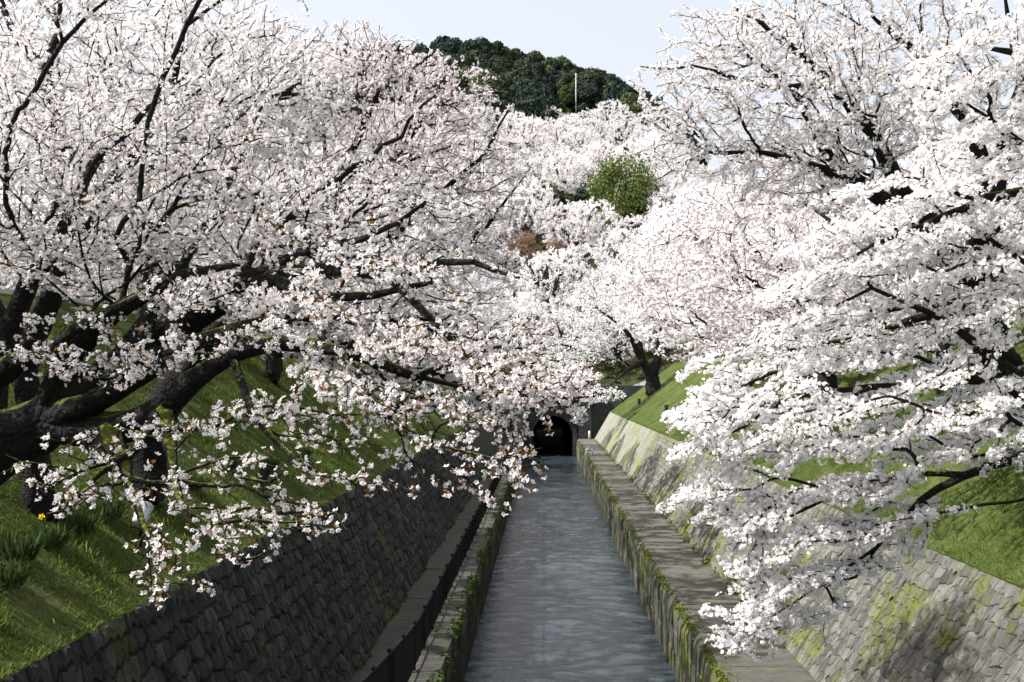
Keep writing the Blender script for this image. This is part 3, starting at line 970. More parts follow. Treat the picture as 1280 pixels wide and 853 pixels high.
# --- the big tree whose limbs enter at the left edge
b0 = np.array([-7.3, 7.4, float(gz(-7.3, 7.4)) - 0.1])
L = [
    [(b0, .46), (at(-90, 600, 7.6), .38), (at(-25, 555, 7.6), .31), (at(55, 528, 7.6), .21)],
    px_limb([(55, 528, 7.6, .21), (130, 478, 7.5, .16), (210, 418, 7.2, .13), (280, 375, 7.0, .11), (345, 350, 6.8, .085), (430, 336, 6.5, .055), (520, 334, 6.2, .032), (590, 328, 6.0, .018), (650, 352, 5.9, .008)]),
    px_limb([(55, 528, 7.6, .21), (130, 538, 7.3, .13), (200, 516, 7.0, .10), (240, 478, 6.8, .08), (290, 445, 6.6, .06), (350, 428, 6.4, .055), (430, 440, 6.2, .036), (520, 470, 6.0, .024), (610, 492, 5.8, .012)]),
    px_limb([(-25, 555, 7.6, .37), (-10, 470, 7.8, .12), (25, 385, 7.8, .085), (50, 332, 7.7, .07), (75, 300, 7.9, .05), (120, 205, 8.3, .042), (200, 125, 8.3, .02)]),
    px_limb([(280, 375, 7.0, .11), (330, 310, 7.5, .042), (400, 240, 7.6, .028), (480, 185, 7.5, .018), (545, 120, 7.4, .008)]),
    px_limb([(200, 516, 7.0, .12), (214, 570, 6.2, .036), (222, 625, 5.6, .022), (262, 655, 5.3, .014), (312, 650, 5.1, .009), (372, 655, 5.0, .006)]),
    px_limb([(430, 336, 6.5, .055), (490, 350, 6.2, .03), (560, 420, 5.9, .02), (620, 480, 5.7, .014), (690, 497, 5.6, .008), (745, 490, 5.6, .005)]),
    px_limb([(345, 350, 6.8, .11), (400, 372, 6.4, .04), (470, 368, 6.2, .028), (540, 350, 6.1, .014)]),
    px_limb([(430, 440, 6.2, .036), (480, 520, 5.8, .016), (540, 555, 5.6, .010), (620, 575, 5.4, .006)]),
    px_limb([(130, 478, 7.5, .20), (180, 400, 7.9, .05), (250, 300, 8.2, .034), (300, 200, 8.2, .022), (330, 120, 8.2, .010)]),
    px_limb([(-10, 470, 7.8, .12), (60, 440, 7.2, .05), (130, 395, 6.9, .03), (210, 350, 6.6, .014)]),
    px_limb([(-90, 600, 7.6, .44), (-150, 400, 7.6, .14), (-200, 200, 7.6, .09), (-180, 20, 7.6, .05)]),
    px_limb([(200, 516, 7.0, .10), (150, 572, 6.4, .03), (105, 612, 5.9, .016), (60, 640, 5.5, .007)]),
    px_limb([(130, 538, 7.3, .13), (160, 600, 6.2, .03), (186, 670, 5.4, .014), (202, 735, 5.1, .006)]),
    px_limb([(290, 445, 6.6, .06), (318, 520, 6.1, .024), (372, 580, 5.7, .013), (440, 604, 5.4, .006)]),
    px_limb([(262, 655, 5.3, .014), (300, 700, 5.1, .008), (330, 690, 5.0, .005)]),
    px_limb([(130, 478, 7.5, .16), (190, 446, 7.0, .07), (255, 424, 6.7, .05), (330, 402, 6.5, .034), (410, 396, 6.3, .014)]),
    px_limb([(55, 528, 7.6, .21), (90, 440, 7.4, .10), (150, 388, 7.2, .065), (230, 345, 7.0, .04), (300, 330, 6.8, .016)]),
    px_limb([(210, 418, 7.2, .13), (300, 352, 6.9, .05), (380, 316, 6.7, .034), (455, 300, 6.5, .022), (530, 255, 6.4, .010)]),
    px_limb([(55, 528, 7.6, .21), (110, 505, 7.2, .09), (180, 470, 7.0, .06), (235, 440, 6.8, .03)]),
    [(at(-150, 400, 7.6), .14), (at(-330, 200, 7.0), .08), (at(-500, 60, 6.4), .04)],  # off-frame limbs that carry the crown added for shade
    [(at(-330, 200, 7.0), .08), (at(-350, 0, 6.4), .05), (at(-340, -120, 6.0), .03)],
]
Bl = [(150, 220, 7.8, 270, 110, 1.3, 1500), (420, 280, 7.2, 190, 90, 1.2, 950), (430, 395, 6.6, 150, 60, 1.0, 800),
      (540, 440, 6.3, 160, 75, 0.9, 1000), (630, 480, 5.7, 90, 45, 0.7, 300), (90, 310, 7.6, 150, 55, 1.0, 430),
      (470, 490, 5.9, 130, 40, 0.6, 260),
      (70, 590, 5.9, 80, 50, .4, 60), (470, 332, 6.0, 110, 22, .4, 150), (270, 360, 6.6, 120, 30, .4, 170), (480, 530, 5.9, 140, 50, .4, 120), (380, 640, 5.3, 70, 35, .3, 36), (660, 560, 5.5, 50, 40, .3, 30), (300, 610, 5.5, 150, 60, 0.4, 120), (240, 690, 5.1, 130, 45, 0.3, 70), (100, 600, 5.9, 90, 45, .4, 60), (195, 720, 5.1, 40, 35, .2, 24), (400, 610, 5.4, 90, 40, .3, 50), (330, 520, 6.0, 110, 40, .4, 90), (700, 478, 5.6, 55, 24, .4, 170), (620, 515, 5.6, 70, 22, .4, 90), (560, 575, 5.5, 120, 50, 0.5, 50),
      (120, 440, 6.6, 140, 50, 0.6, 260), (270, 400, 6.5, 90, 50, .6, 200), (180, 560, 6.0, 130, 50, 0.5, 80), (640, 600, 5.4, 40, 30, 0.3, 26),
      (-250, 150, 7.4, 220, 240, 1.8, 350), (-460, 70, 6.3, 300, 180, 1.9, 600), (-350, -110, 6.0, 250, 150, 1.7, 800), (150, -80, 6.9, 380, 120, 1.4, 380), (330, 650, 5.2, 110, 40, 0.4, 40)]  # off-frame blobs: unseen crown added to cast shade on the low sprays
hero_tree('cherry_tree', 'large mossy cherry tree reaching in from the left edge, blush blossoms with orange young leaves', b0, L, Bl,
          'petal_left', 21, HI, 0.0168, 3.6, 25, 0.036, 0.60, n_parts=300, min_gap=9, dens=L0_bloom, droop=0.35, rmax_auto=0.022, layer=.42, tilt=-.18, tier=.28)

# --- trees further along the left bank, upper left of the picture
p1 = hit(50, 645)
L = [[(p1 - [0, 0, .2], .24), (at(48, 600, 14.6), .21), (at(42, 555, 14.5), .2), (at(30, 450, 14.4), .19)],
     px_limb([(30, 450, 14.4, .19), (90, 300, 14.0, .14), (80, 180, 13.8, .10), (55, 95, 13.6, .075), (10, 25, 13.5, .05), (-20, -40, 13.5, .03)]),
     px_limb([(55, 95, 13.6, .075), (75, 30, 13.4, .04), (80, -30, 13.4, .02)]),
     px_limb([(90, 300, 14.0, .14), (160, 200, 13.6, .08), (210, 140, 13.4, .05), (230, 40, 13.2, .03)]),
     px_limb([(160, 200, 13.6, .08), (280, 160, 13.2, .045), (380, 100, 13.0, .022)]),
     px_limb([(30, 450, 14.4, .19), (-60, 300, 14.4, .1), (-150, 150, 14.4, .06)])]
Bl = [(170, 110, 13.6, 260, 150, 2.6, 2000), (330, 110, 13.4, 130, 95, 2.0, 700), (60, 60, 13.6, 120, 120, 2.0, 250), (-150, 120, 14, 160, 200, 2.5, 250),
      (300, 300, 14.0, 200, 120, 2.0, 450), (70, 330, 13.6, 90, 45, 1.5, 200)]
hero_tree('cherry_tree', 'cherry tree on the left bank, dark upright limbs against sky in the top corner', p1, L, Bl,
          'petal_left', 22, MID, 0.026, 4.6, 16, 0.06, 0.45, rlim=0.016, r_tip=0.005, rmin=0.0)
p2 = hit(178, 622)
L = [[(p2 - [0, 0, .2], .42), (at(186, 560, 17.8), .36), (at(200, 510, 17.7), .33)],
     px_limb([(200, 510, 17.7, .33), (250, 440, 17.4, .22), (330, 350, 17.0, .15), (400, 270, 16.6, .10), (440, 190, 16.4, .06), (480, 100, 16.2, .03)]),
     px_limb([(330, 350, 17.0, .15), (450, 330, 16.4, .08), (540, 250, 16.0, .05), (600, 200, 15.8, .03), (645, 120, 15.6, .012)]),
     px_limb([(450, 330, 16.4, .08), (560, 330, 15.8, .05), (620, 270, 15.5, .025), (650, 225, 15.4, .012)]),
     px_limb([(400, 270, 16.6, .10), (490, 200, 16.2, .05), (530, 150, 16, .03), (590, 90, 15.8, .012)]),
     px_limb([(250, 440, 17.4, .22), (190, 330, 17.6, .12), (210, 240, 17.5, .07)])]
Bl = [(480, 180, 16.2, 130, 100, 2.2, 1000), (560, 230, 15.8, 110, 95, 1.6, 750), (400, 330, 16.8, 170, 70, 2.0, 500), (590, 340, 15.8, 70, 60, 1.5, 250), (560, 115, 15.9, 75, 50, 1.0, 260), (480, 85, 16.2, 80, 45, 1.2, 320), (430, 70, 16.2, 70, 50, 1.2, 250)]
hero_tree('cherry_tree', 'cherry tree with thick dark trunk and long rising twigs in front of the wooded hill', p2, L, Bl,
          'petal_pink', 23, MID, 0.026, 4.0, 13, 0.06, 0.55, rlim=0.014, r_tip=0.005)

# --- right side, near tree: puffy white sleeves hanging over the canal
b1 = np.array([9.6, 10.2, float(gz(9.6, 10.2)) - 0.1])
L = [[(b1, .45), (at(1640, 520, 10.4), .36), (at(1520, 400, 10.4), .26)],
     [(at(1640, 520, 10.4), .36)] + px_limb([(1460, 500, 10.4, .13), (1340, 545, 10.4, .075), (1280, 570, 10.5, .052), (1205, 594, 10.6, .042), (1150, 626, 10.7, .034), (1095, 685, 10.9, .022), (1030, 730, 11.0, .014), (950, 780, 11.1, .007)]),
     px_limb([(1205, 594, 10.6, .042), (1150, 592, 10.7, .03), (1060, 610, 10.9, .022), (960, 660, 11.1, .012), (880, 625, 11.2, .006)]),
     px_limb([(1340, 545, 10.4, .075), (1290, 622, 10.2, .022), (1230, 631, 10.2, .017), (1150, 646, 10.3, .010), (1110, 652, 10.3, .006)]),
     px_limb([(1520, 400, 10.4, .26), (1380, 430, 10.4, .11), (1270, 470, 10.5, .07), (1150, 480, 10.8, .045), (1030, 490, 11, .028), (930, 510, 11.2, .014), (850, 520, 11.3, .006)]),
     px_limb([(1270, 470, 10.5, .07), (1180, 400, 10.6, .035), (1090, 360, 10.9, .022), (1010, 400, 11, .012), (960, 410, 11, .006)]),
     px_limb([(1520, 400, 10.4, .26), (1430, 250, 10.4, .14), (1330, 230, 10.4, .08), (1230, 250, 10.5, .05), (1130, 290, 10.8, .028), (1050, 330, 11, .012)]),
     px_limb([(1430, 250, 10.4, .14), (1400, 120, 10.3, .08), (1310, 70, 10.3, .05), (1230, 60, 10.3, .02)]),
     px_limb([(1330, 230, 10.4, .08), (1240, 150, 10.4, .03), (1190, 120, 10.5, .012)])]
Bl = [(1070, 530, 10.9, 235, 66, 1.0, 1350), (900, 480, 11.2, 55, 36, .5, 130), (1010, 440, 11.1, 80, 30, .6, 200), (1110, 450, 10.8, 70, 30, .6, 160), (960, 770, 11.1, 90, 40, .4, 180), (1060, 330, 11, 90, 40, .8, 260), (890, 560, 11.1, 60, 30, .4, 150), (1005, 680, 11.0, 110, 95, 0.6, 1050), (1090, 635, 10.8, 90, 70, 0.6, 560), (885, 515, 11.2, 60, 34, 0.5, 170), (890, 622, 11.1, 65, 26, 0.4, 170),
      (1150, 300, 10.7, 140, 85, 1.0, 900), (1030, 385, 11.0, 95, 45, 0.7, 380), (1230, 205, 10.5, 90, 90, 1.0, 520), (1245, 60, 10.3, 60, 70, 0.8, 220),
      (1230, 520, 10.5, 90, 70, 1.0, 380), (1225, 420, 10.4, 55, 32, .5, 110), (1190, 100, 10.4, 70, 60, .8, 200), (1255, 340, 10.5, 60, 60, 0.8, 200), (1430, 250, 10.4, 140, 260, 1.6, 380), (935, 790, 11.1, 60, 25, 0.3, 70)]
hero_tree('cherry_tree', 'pure white cherry tree leaning in from the right edge with puffy boughs over the canal', b1, L, Bl,
          'petal_right', 24, MID, 0.0230, 6.2, 23, 0.055, 0.06, rlim=0.014, r_tip=0.0042, n_parts=300, min_gap=9, droop=0.1, rmax_auto=0.024, layer=0.46, tier=.62)

# --- right side, second tree: dark limbs high in the picture
b2 = np.array([11.3, 24.0, float(gz(11.3, 24.0)) - 0.15])
L = [[(b2, .62), (at(1245, 455, 23.4), .50), (at(1232, 420, 22.5), .42), (at(1215, 350, 20.5), .34)],
     px_limb([(1215, 350, 20.5, .34), (1165, 290, 18.5, .22), (1125, 235, 18.2, .16), (1098, 178, 18, .12), (1040, 105, 17.6, .08), (985, 55, 17.2, .05), (920, 10, 17, .025)]),
     px_limb([(1165, 290, 18.5, .22), (1070, 225, 18, .13), (1035, 195, 17.8, .10), (990, 110, 17.4, .05), (930, 65, 17, .02)]),
     px_limb([(1070, 225, 18, .13), (1010, 205, 17.4, .06), (950, 190, 17, .04), (880, 192, 16.6, .022), (820, 225, 16.2, .010)]),
     px_limb([(1215, 350, 20.5, .34), (1240, 250, 18.6, .20), (1215, 160, 18.4, .12), (1150, 70, 18, .07), (1090, 20, 17.8, .03)]),
     px_limb([(1240, 250, 18.6, .20), (1275, 100, 18.6, .08), (1260, 20, 18.6, .04)]),
     px_limb([(1040, 105, 17.6, .08), (960, 110, 17, .04), (880, 85, 16.5, .022), (800, 85, 16, .010)]),
     px_limb([(1165, 290, 18.5, .22), (1100, 330, 18, .07), (1040, 340, 17.8, .04), (960, 380, 17.5, .015)]),
     px_limb([(1215, 350, 20.5, .34), (1170, 390, 20, .10), (1080, 420, 20, .05), (980, 440, 20, .02)])]
Bl = [(1010, 95, 17.4, 170, 110, 2.4, 1500), (1160, 90, 18.2, 130, 120, 2.5, 800), (860, 110, 16.4, 75, 50, 1.2, 170), (845, 150, 16.4, 45, 35, 1.0, 110), (880, 195, 16.5, 85, 30, 1.0, 200),
      (1000, 210, 17.4, 120, 60, 1.6, 500), (1100, 330, 18, 130, 60, 1.8, 450), (940, 40, 17, 120, 45, 1.6, 330), (1080, -80, 17.6, 200, 80, 2.2, 250), (1150, 400, 19.5, 110, 40, 1.5, 300), (1060, 430, 20, 150, 36, 1.8, 420)]
hero_tree('cherry_tree', 'cherry tree on the right bank with stout dark limbs fanning up against the sky', b2, L, Bl,
          'petal_left', 25, MID, 0.0265, 4.6, 15, 0.06, 0.25, rlim=0.016, r_tip=0.005, layer=.7, tilt=.1, tier=.25)

# --- cherry trees along both banks and on the hillside: shapes built once, then copied
def bank_cherry(seed, lean, n_at, flower_size, per_m, height=8.6, rad=6.1, petal='petal_right', step_k=2.6, droop=0.15, rmin=0.010):
    rr = np.random.default_rng(seed)
    A = []
    while len(A) < n_at:
        u = rr.normal(size=3); u /= np.linalg.norm(u); u *= rr.uniform(0.55, 1.0) ** 0.6
        p = np.array([u[0] * rad + lean, u[1] * rad, height * 0.58 + u[2] * height * 0.46])
        p[2] -= 0.15 * max(0, np.hypot(p[0] - lean * .5, p[1]) - 2.5) ** 1.3
        if p[2] < 0.9 - 0.55 * max(0, p[0] - 1.5): continue
        # gaps between boughs
        if wob(p[0] * 1.1, p[1] * 1.1 + p[2] * 1.4, 1.6, seed) < -0.42: continue
        A.append(p)
    A = np.array(A)
    r0 = 0.30
    limbs = [[((0, 0, -0.3), r0 * 1.25), ((0.05, 0, 0.5), r0), ((lean * .12, 0.1, 1.7), r0 * .85)]]
    k = 5
    for q in range(k):
        a = 2 * math.pi * (q + rr.uniform(-.2, .2)) / k
        e = np.array([math.cos(a) * rad * .45 + lean * .6, math.sin(a) * rad * .45, height * rr.uniform(.55, .8)])
        s = np.array([lean * .12, 0.1, 1.7])
        limbs.append([(s, r0 * .85), (s + (e - s) * .35 + [0, 0, .2], r0 * .5), (e, r0 * .2)])
    ch = skeleton(limbs, A, 0.3, 0.009, seed, rmax_auto=0.08)
    tm = branch_mesh(ch, rmin, M['bark_plain'])
    P, T = twig_points(ch, 0.03, per_m, rr)
    V, F, mi, t = crown_arrays(P, T, step_k, LO, flower_size, flower_size * 3.0, rr, 0.0, droop)
    cm = mesh('blossom', V, F, [M[petal]], mi, attr=t)
    print('cherry variant', seed, len(F))
    return tm, cm

def put_cherry(meshes, loc, rz, s, label, group):
    r_ = empty('cherry_tree', loc)
    r_.rotation_euler = (0, 0, rz); r_.scale = (s, s, s)
    tag(r_, label, 'tree', group)
    link('trunk', meshes[0], r_)
    tag(link('blossom', meshes[1], r_), kind='stuff')
    return r_
VAR = [bank_cherry(31, 2.4, 1000, 0.05, 20), bank_cherry(32, 1.8, 1000, 0.05, 20, petal='petal_left'), bank_cherry(33, 2.2, 1000, 0.047, 19, petal='petal_pink', height=8.0)]
FARV = [bank_cherry(41, 0.6, 420, 0.075, 11, petal='petal_far', height=7.6, rad=4.9, rmin=0.03), bank_cherry(42, 0.3, 420, 0.075, 11, petal='petal_far', height=7.0, rad=5.2, rmin=0.03), bank_cherry(43, 0.8, 420, 0.075, 11, height=8.2, rad=4.6, petal='petal_left', rmin=0.03)]

ordn = ['first', 'second', 'third', 'fourth', 'fifth', 'sixth', 'seventh', 'eighth', 'ninth', 'tenth']
right_row = [(11.6, 29, 2, 1.0), (10.8, 38, 2, 1.05), (11.8, 47, 0, 1.1), (13.0, 57, 0, 1.1), (16.5, 68, 1, 1.1), (19.0, 80, 0, 1.1)]
for i, (x, y, v, s) in enumerate(right_row):
    put_cherry(VAR[v], (x, y, float(gz(x, y))), math.pi + rng.uniform(-.5, .5), s,
               f'{ordn[i]} cherry tree of the right bank row beyond the stout dark limbed one', 'cherry trees along the right bank')
pk = hit(818, 490); Yk = float(pk[1]); print('forked tree at', pk)
L = [[(pk - [0, 0, .3], .95), (at(817, 482, Yk), .75), (at(815, 470, Yk), .6)],
     px_limb([(815, 470, Yk, .6), (803, 452, Yk, .38), (790, 425, Yk - 1, .26), (778, 408, Yk - 2, .16), (745, 385, Yk - 3, .08)]),
     px_limb([(803, 452, Yk, .38), (800, 430, Yk, .22), (790, 405, Yk, .14), (780, 370, Yk, .08)]),
     px_limb([(815, 470, Yk, .6), (823, 445, Yk, .36), (822, 420, Yk, .26), (828, 395, Yk, .18), (840, 360, Yk, .08)]),
     px_limb([(823, 445, Yk, .36), (835, 420, Yk - 1, .18), (860, 395, Yk - 1, .08)]),
     px_limb([(803, 452, Yk, .38), (785, 462, Yk - 3, .14), (765, 480, Yk - 6, .08), (738, 505, Yk - 9, .04), (718, 525, Yk - 11, .02)])]
hero_tree('cherry_tree', 'cherry tree with bare forked dark trunk on grass just right of the tunnel', pk, L,
          [(790, 365, Yk, 85, 42, 3.5, 700), (745, 395, Yk - 2, 45, 28, 3, 220), (850, 385, Yk - 1, 55, 35, 3, 300), (745, 430, Yk - 3, 45, 28, 2, 200), (750, 494, Yk - 8, 36, 11, 1.5, 190), (722, 518, Yk - 10, 14, 15, 1, 90), (715, 440, Yk - 4, 40, 30, 3, 200), (690, 455, Yk - 2, 45, 22, 3, 160)],
          'petal_right', 26, LO, 0.065, 3.0, 7, 0.16, 0.0, rlim=0.05, r_tip=0.014, rmin=0.014, bk='bark_plain')
left_row = [(-11.0, 27, 1, 1.0), (-10.2, 37, 1, 1.05), (-10.8, 48, 0, 1.05), (-9.8, 59, 1, 1.05), (-10.4, 71, 0, 1.0), (-9.8, 83, 1, 1.0), (-10.6, 96, 0, 1.0)]
for i, (x, y, v, s) in enumerate(left_row):
    put_cherry(VAR[v], (x, y, float(gz(x, y))), rng.uniform(-.5, .5), s,
               f'{ordn[i]} cherry tree of the left bank row behind the thick trunked one', 'cherry trees along the left bank')
for (x, y, v) in [(-19, 34, 1), (-18, 52, 0), (-19, 72, 1), (19, 42, 0), (20, 60, 1)]:
    put_cherry(VAR[v], (x, y, float(gz(x, y))), rng.uniform(0, 6), 1.05,
               'cherry tree standing behind the row on the ' + ('left' if x < 0 else 'right') + ' bank top', 'cherry trees along the ' + ('left' if x < 0 else 'right') + ' bank')

gt = hit(782, 283)                                   # bright green tree on the hillside
bs = [hit(655, 335), hit(690, 345), hit(668, 372), hit(752, 212)]
gaps = [gt] + bs + [hit(725, 283), hit(700, 270), hit(740, 270)]
hs_n = 0
cand = []
for gy in np.arange(119, 222, 6.2):
    for gx in np.arange(-34, 46, 6.6):
        x = gx + rng.uniform(-2, 2) + (3.3 if int(gy / 6.2) % 2 else 0); y = gy + rng.uniform(-1.8, 1.8)
        if any(abs(x - g[0]) < 4.2 and -4.5 < (y - g[1]) < 2.5 for g in gaps[5:]) or any(abs(x - g[0]) < 3.0 and -3.5 < (y - g[1]) < 2.0 for g in bs) or (abs(x - gt[0]) < 5.0 and -9 < y - gt[1] < 3): continue
        cand.append((x, y))
for x, y in cand:
    z = float(gz(x, y))
    q, w_, dz = project(np.array([[x, y, z + 5]]))
    if not (470 < q[0] < 900): continue
    pos_ = 'near its foot above the tunnel' if y < 140 else 'halfway up among others' if y < 180 else 'at its top below the dark forest'
    put_cherry(FARV[int(rng.integers(0, 3))], (x, y, z - .3), rng.uniform(0, 6.3), rng.uniform(.85, 1.1),
               'white cherry tree in full bloom on the hillside, ' + pos_, 'cherry trees on the hillside ' + pos_)
    hs_n += 1
print('hillside cherries', hs_n)

# --- leafy trees
def leafy(seed, n_lobe, per, rad, height, size, mname, conical=False, slim=1.0, loose=.72):
    rr = np.random.default_rng(seed)
    Ps = []; Zs = []
    for q in range(n_lobe):
        a = rr.uniform(0, 6.28); h = rr.uniform(0.15, 1.0)
        rad_h = rad * (1 - h * .95) if conical else rad * math.sqrt(max(0.05, 1 - (h * 1.05 - .35) ** 2 / .55))
        c = np.array([math.cos(a) * rad_h * .62, math.sin(a) * rad_h * .62, h * height * .9])
        lr = rad * rr.uniform(.28, .48) * (0.6 if conical else 1)
        u = rr.normal(size=(per, 3)); u /= np.linalg.norm(u, axis=1)[:, None]
        Ps.append(c + u * lr * (rr.uniform(loose, 1.06 + (.72 - loose) * .8, (per, 1))) * [1, 1, .85]); Zs.append(u + rr.normal(size=u.shape) * .5)
    P = np.vstack(Ps); Z = np.vstack(Zs)
    P[:, 2] = np.maximum(P[:, 2], 0.2)
    N = len(P)
    V = scatter(LO[0] * [slim, 1 / max(slim, .3), 1], P, rand_rot(N, Z, rr), size * rr.uniform(.6, 1.3, N))
    t = np.repeat(np.clip(rr.normal(.45, .25, N), 0, 1), 4)
    cm = mesh('crown', V, scatter_faces(LO[1], 4, N), M[mname], attr=t)
    b = MB(); b.tube(np.array([[0, 0, -.6], [0.05, 0, height * .35], [0, 0.05, height * .8]]), [rad * .07, rad * .05, rad * .02], 7)
    for q in range(4):
        a = q * 1.6 + seed
        b.tube(np.array([[0, 0, height * .3], [math.cos(a) * rad * .25, math.sin(a) * rad * .25, height * .5], [math.cos(a) * rad * .5, math.sin(a) * rad * .5, height * .7]]), [rad * .035, rad * .025, rad * .01], 5)
    tm = mesh('trunk', np.vstack(b.V), [np.array(b.F3), np.array(b.F4)], M['bark_plain'])
    return tm, cm
def put_tree(meshes, name, loc, rz, s, label, group=None, sz=1.0):
    r_ = empty(name, loc); r_.rotation_euler = (0, 0, rz); r_.scale = (s, s, s * sz)
    tag(r_, label, 'tree', group)
    link('trunk', meshes[0], r_); link('crown', meshes[1], r_)
    return r_
FOR = [leafy(51, 34, 260, 5.6, 9.5, .30, 'evergreen'), leafy(52, 30, 260, 5.0, 10.0, .28, 'evergreen'), leafy(53, 34, 220, 4.6, 11.5, .28, 'evergreen', True), leafy(54, 30, 260, 5.4, 9.0, .30, 'olive')]
pm = hit(720, 150)
nf = 0
for gy in np.arange(222, 314, 8.0):
    for gx in np.arange(-75, 80, 8.0):
        x = gx + rng.uniform(-3, 3); y = gy + rng.uniform(-3, 3)
        z = float(gz(x, y))
        q, w_, dz = project(np.array([[x, y, z + 6]]))
        if not (395 < q[0] < 900) or w_[0] > 200 or (abs(x - pm[0]) < 5.5 and -22 < y - pm[1] < 2): continue
        v = int(rng.choice([0, 0, 1, 1, 2, 3], p=[.22, .2, .22, .2, .10, .06]))
        top = gy > 285
        put_tree(FOR[v], 'evergreen_tree' if v < 3 else 'broadleaf_tree', (x, y, z - .6), rng.uniform(0, 6.3), rng.uniform(.75, 1.15),
                 ('olive green broadleaf tree' if v == 3 else 'slim pointed dark evergreen tree' if v == 2 else 'rounded dark evergreen tree') + (' on the skyline ridge of the wooded hill' if top else ' on the slope of the wooded hill'),
                 'trees of the wooded hill on the ' + ('ridge' if top else 'slope') + (' olive' if v == 3 else ' slim' if v == 2 else ' rounded'))
        nf += 1
print('forest trees', nf)
put_tree(leafy(65, 13, 620, 4.7, 7.6, .11, 'lime', loose=.35), 'broadleaf_tree', tuple(gt), 0.4, 1.4, 'bright fresh green tree among white cherries on the hillside')
yt = hit(706, 150); yt[2] -= 1
put_tree(leafy(62, 16, 160, 2.6, 10, .26, 'lime', True), 'broadleaf_tree', tuple(yt), 0, 1.0, 'narrow yellow green tree beside the thin white mast')
lb = ['reddish brown bare shrub nearer the left bank trees on the hillside foot', 'tawny brown bare shrub right of the reddish one', 'olive brown shrub lowest on the hillside foot', 'small rusty shrub left of the bright green tree']
for i, p in enumerate(bs):
    put_tree(leafy(70 + i, 16, 330, 2.5, 4.4 if i < 3 else 3.4, .10, 'brown' if i != 2 else 'olive', slim=.22), 'shrub', tuple(p), i, 1.1, lb[i])['category'] = 'shrub'
db = leafy(80, 14, 130, 2.6, 4.4, .2, 'evergreen')
for i, (a, b_) in enumerate([(700, 268), (726, 262), (672, 252), (650, 262), (742, 240), (640, 286)]):
    o = put_tree(db, 'shrub', tuple(hit(a, b_)), i * 1.1, .8, 'dark green shrub in a gap between the hillside cherries left of the bright green tree', 'dark shrubs in the hillside gap')
    o['category'] = 'shrub'

# undergrowth on the hillside
N = 9000
x = rng.uniform(-34, 46, N); y = rng.uniform(115, 222, N)
P = np.stack([x, y, gz(x, y) + rng.uniform(.05, .6, N)], 1)
V = scatter(LO[0], P, rand_rot(N, rng.normal(size=(N, 3)) + [0, 0, .6], rng), rng.uniform(.2, .45, N))
tag(link('undergrowth', mesh('undergrowth', V, scatter_faces(LO[1], 4, N), M['undergrowth'], attr=np.repeat(rng.random(N), 4))), kind='stuff')

# mast on the wooded hill
pm = hit(720, 150)
b = MB(); b.tube(np.array([[0, 0, -1], [0, 0, 6], [0, 0, 11.5]]), [.11, .09, .06], 8)
ms = b.build('mast', M['white_post'], smooth=True, loc=tuple(pm)); tag(ms, 'thin white mast rising among the trees of the wooded hill', 'mast')
b = MB(); b.tube(np.array([[-.4, 0, 11.1], [.4, 0, 11.1]]), .05, 6); b.build('cross_arm', M['white_post'], ms)

# slatted fence in the hillside gap
pf = hit(724, 284)
root = empty('slat_fence', tuple(pf)); tag(root, 'weathered wooden slat fence in the dark gap beside the bright green tree', 'fence')
for k in range(24):
    b = MB(); b.box(-.09, .09, -.03, .03, -.3, 2.1 + .08 * (k % 3)); b.build('slat', M['timber'], root, loc=((k - 12) * .34, 0, .0))
for z in (.5, 1.7):
    b = MB(); b.box(-4.2, 4.2, .035, .12, z, z + .12); b.build('rail', M['timber'], root)

# fence and pale building at the top of the left bank
FX = -13.3
zf = float(gz(FX, 27))
root = empty('iron_fence', (FX, 19, zf)); tag(root, 'thin dark iron fence on top of the left bank before a pale building', 'fence')
zz = lambda y: float(gz(FX, 19 + y)) - zf
for k, y in enumerate(np.arange(0, 22.1, 2.0)):
    b = MB(); b.box(-.03, .03, -.03, .03, zz(y) - .15, zz(y) + 1.2); b.build('post', M['black_metal'], root, loc=(0, y, 0))
for y in np.arange(.125, 22, .125):
    b = MB(); b.box(-.009, .009, -.009, .009, zz(y) + .1, zz(y) + 1.1); b.build('bar', M['black_metal'], root, loc=(0, y, 0))
for h in (.12, 1.08):
    yy = np.arange(0, 22.1, 1.0); b = MB(); b.tube(np.stack([yy * 0 + .002, yy, np.array([zz(q) for q in yy]) + h], 1), .02, 6); b.build('rail', M['black_metal'], root)
bz = float(gz(-19, 30)) - .2
root = empty('house', (-20, 31, bz)); tag(root, 'pale plastered house glimpsed behind the iron fence on the left bank', 'house')
b = MB(); b.box(-3, 3, -6, 6, 0, 3.6); b.build('wall', M['plaster'], root)
b = MB(); b.add([(-3.6, -6.5, 3.55), (3.6, -6.5, 3.55), (3.6, 6.5, 3.55), (-3.6, 6.5, 3.55), (0, -6.5, 5.4), (0, 6.5, 5.4)], [(0, 1, 4), (2, 3, 5)], [(1, 2, 5, 4), (3, 0, 4, 5), (0, 3, 2, 1)]); b.build('roof', M['roof'], root)
for y in (-3.6, -1.2, 1.2, 3.6):
    b = MB(); b.box(3.0, 3.05, y - .7, y + .7, 1.0, 2.4); w_ = b.build('window', M['white_post'], root)
    b = MB(); b.box(3.051, 3.065, y - .6, y - .03, 1.1, 2.3); b.build('pane', M['glass'], w_)
    b = MB(); b.box(3.051, 3.065, y + .03, y + .6, 1.1, 2.3); b.build('pane', M['glass'], w_)

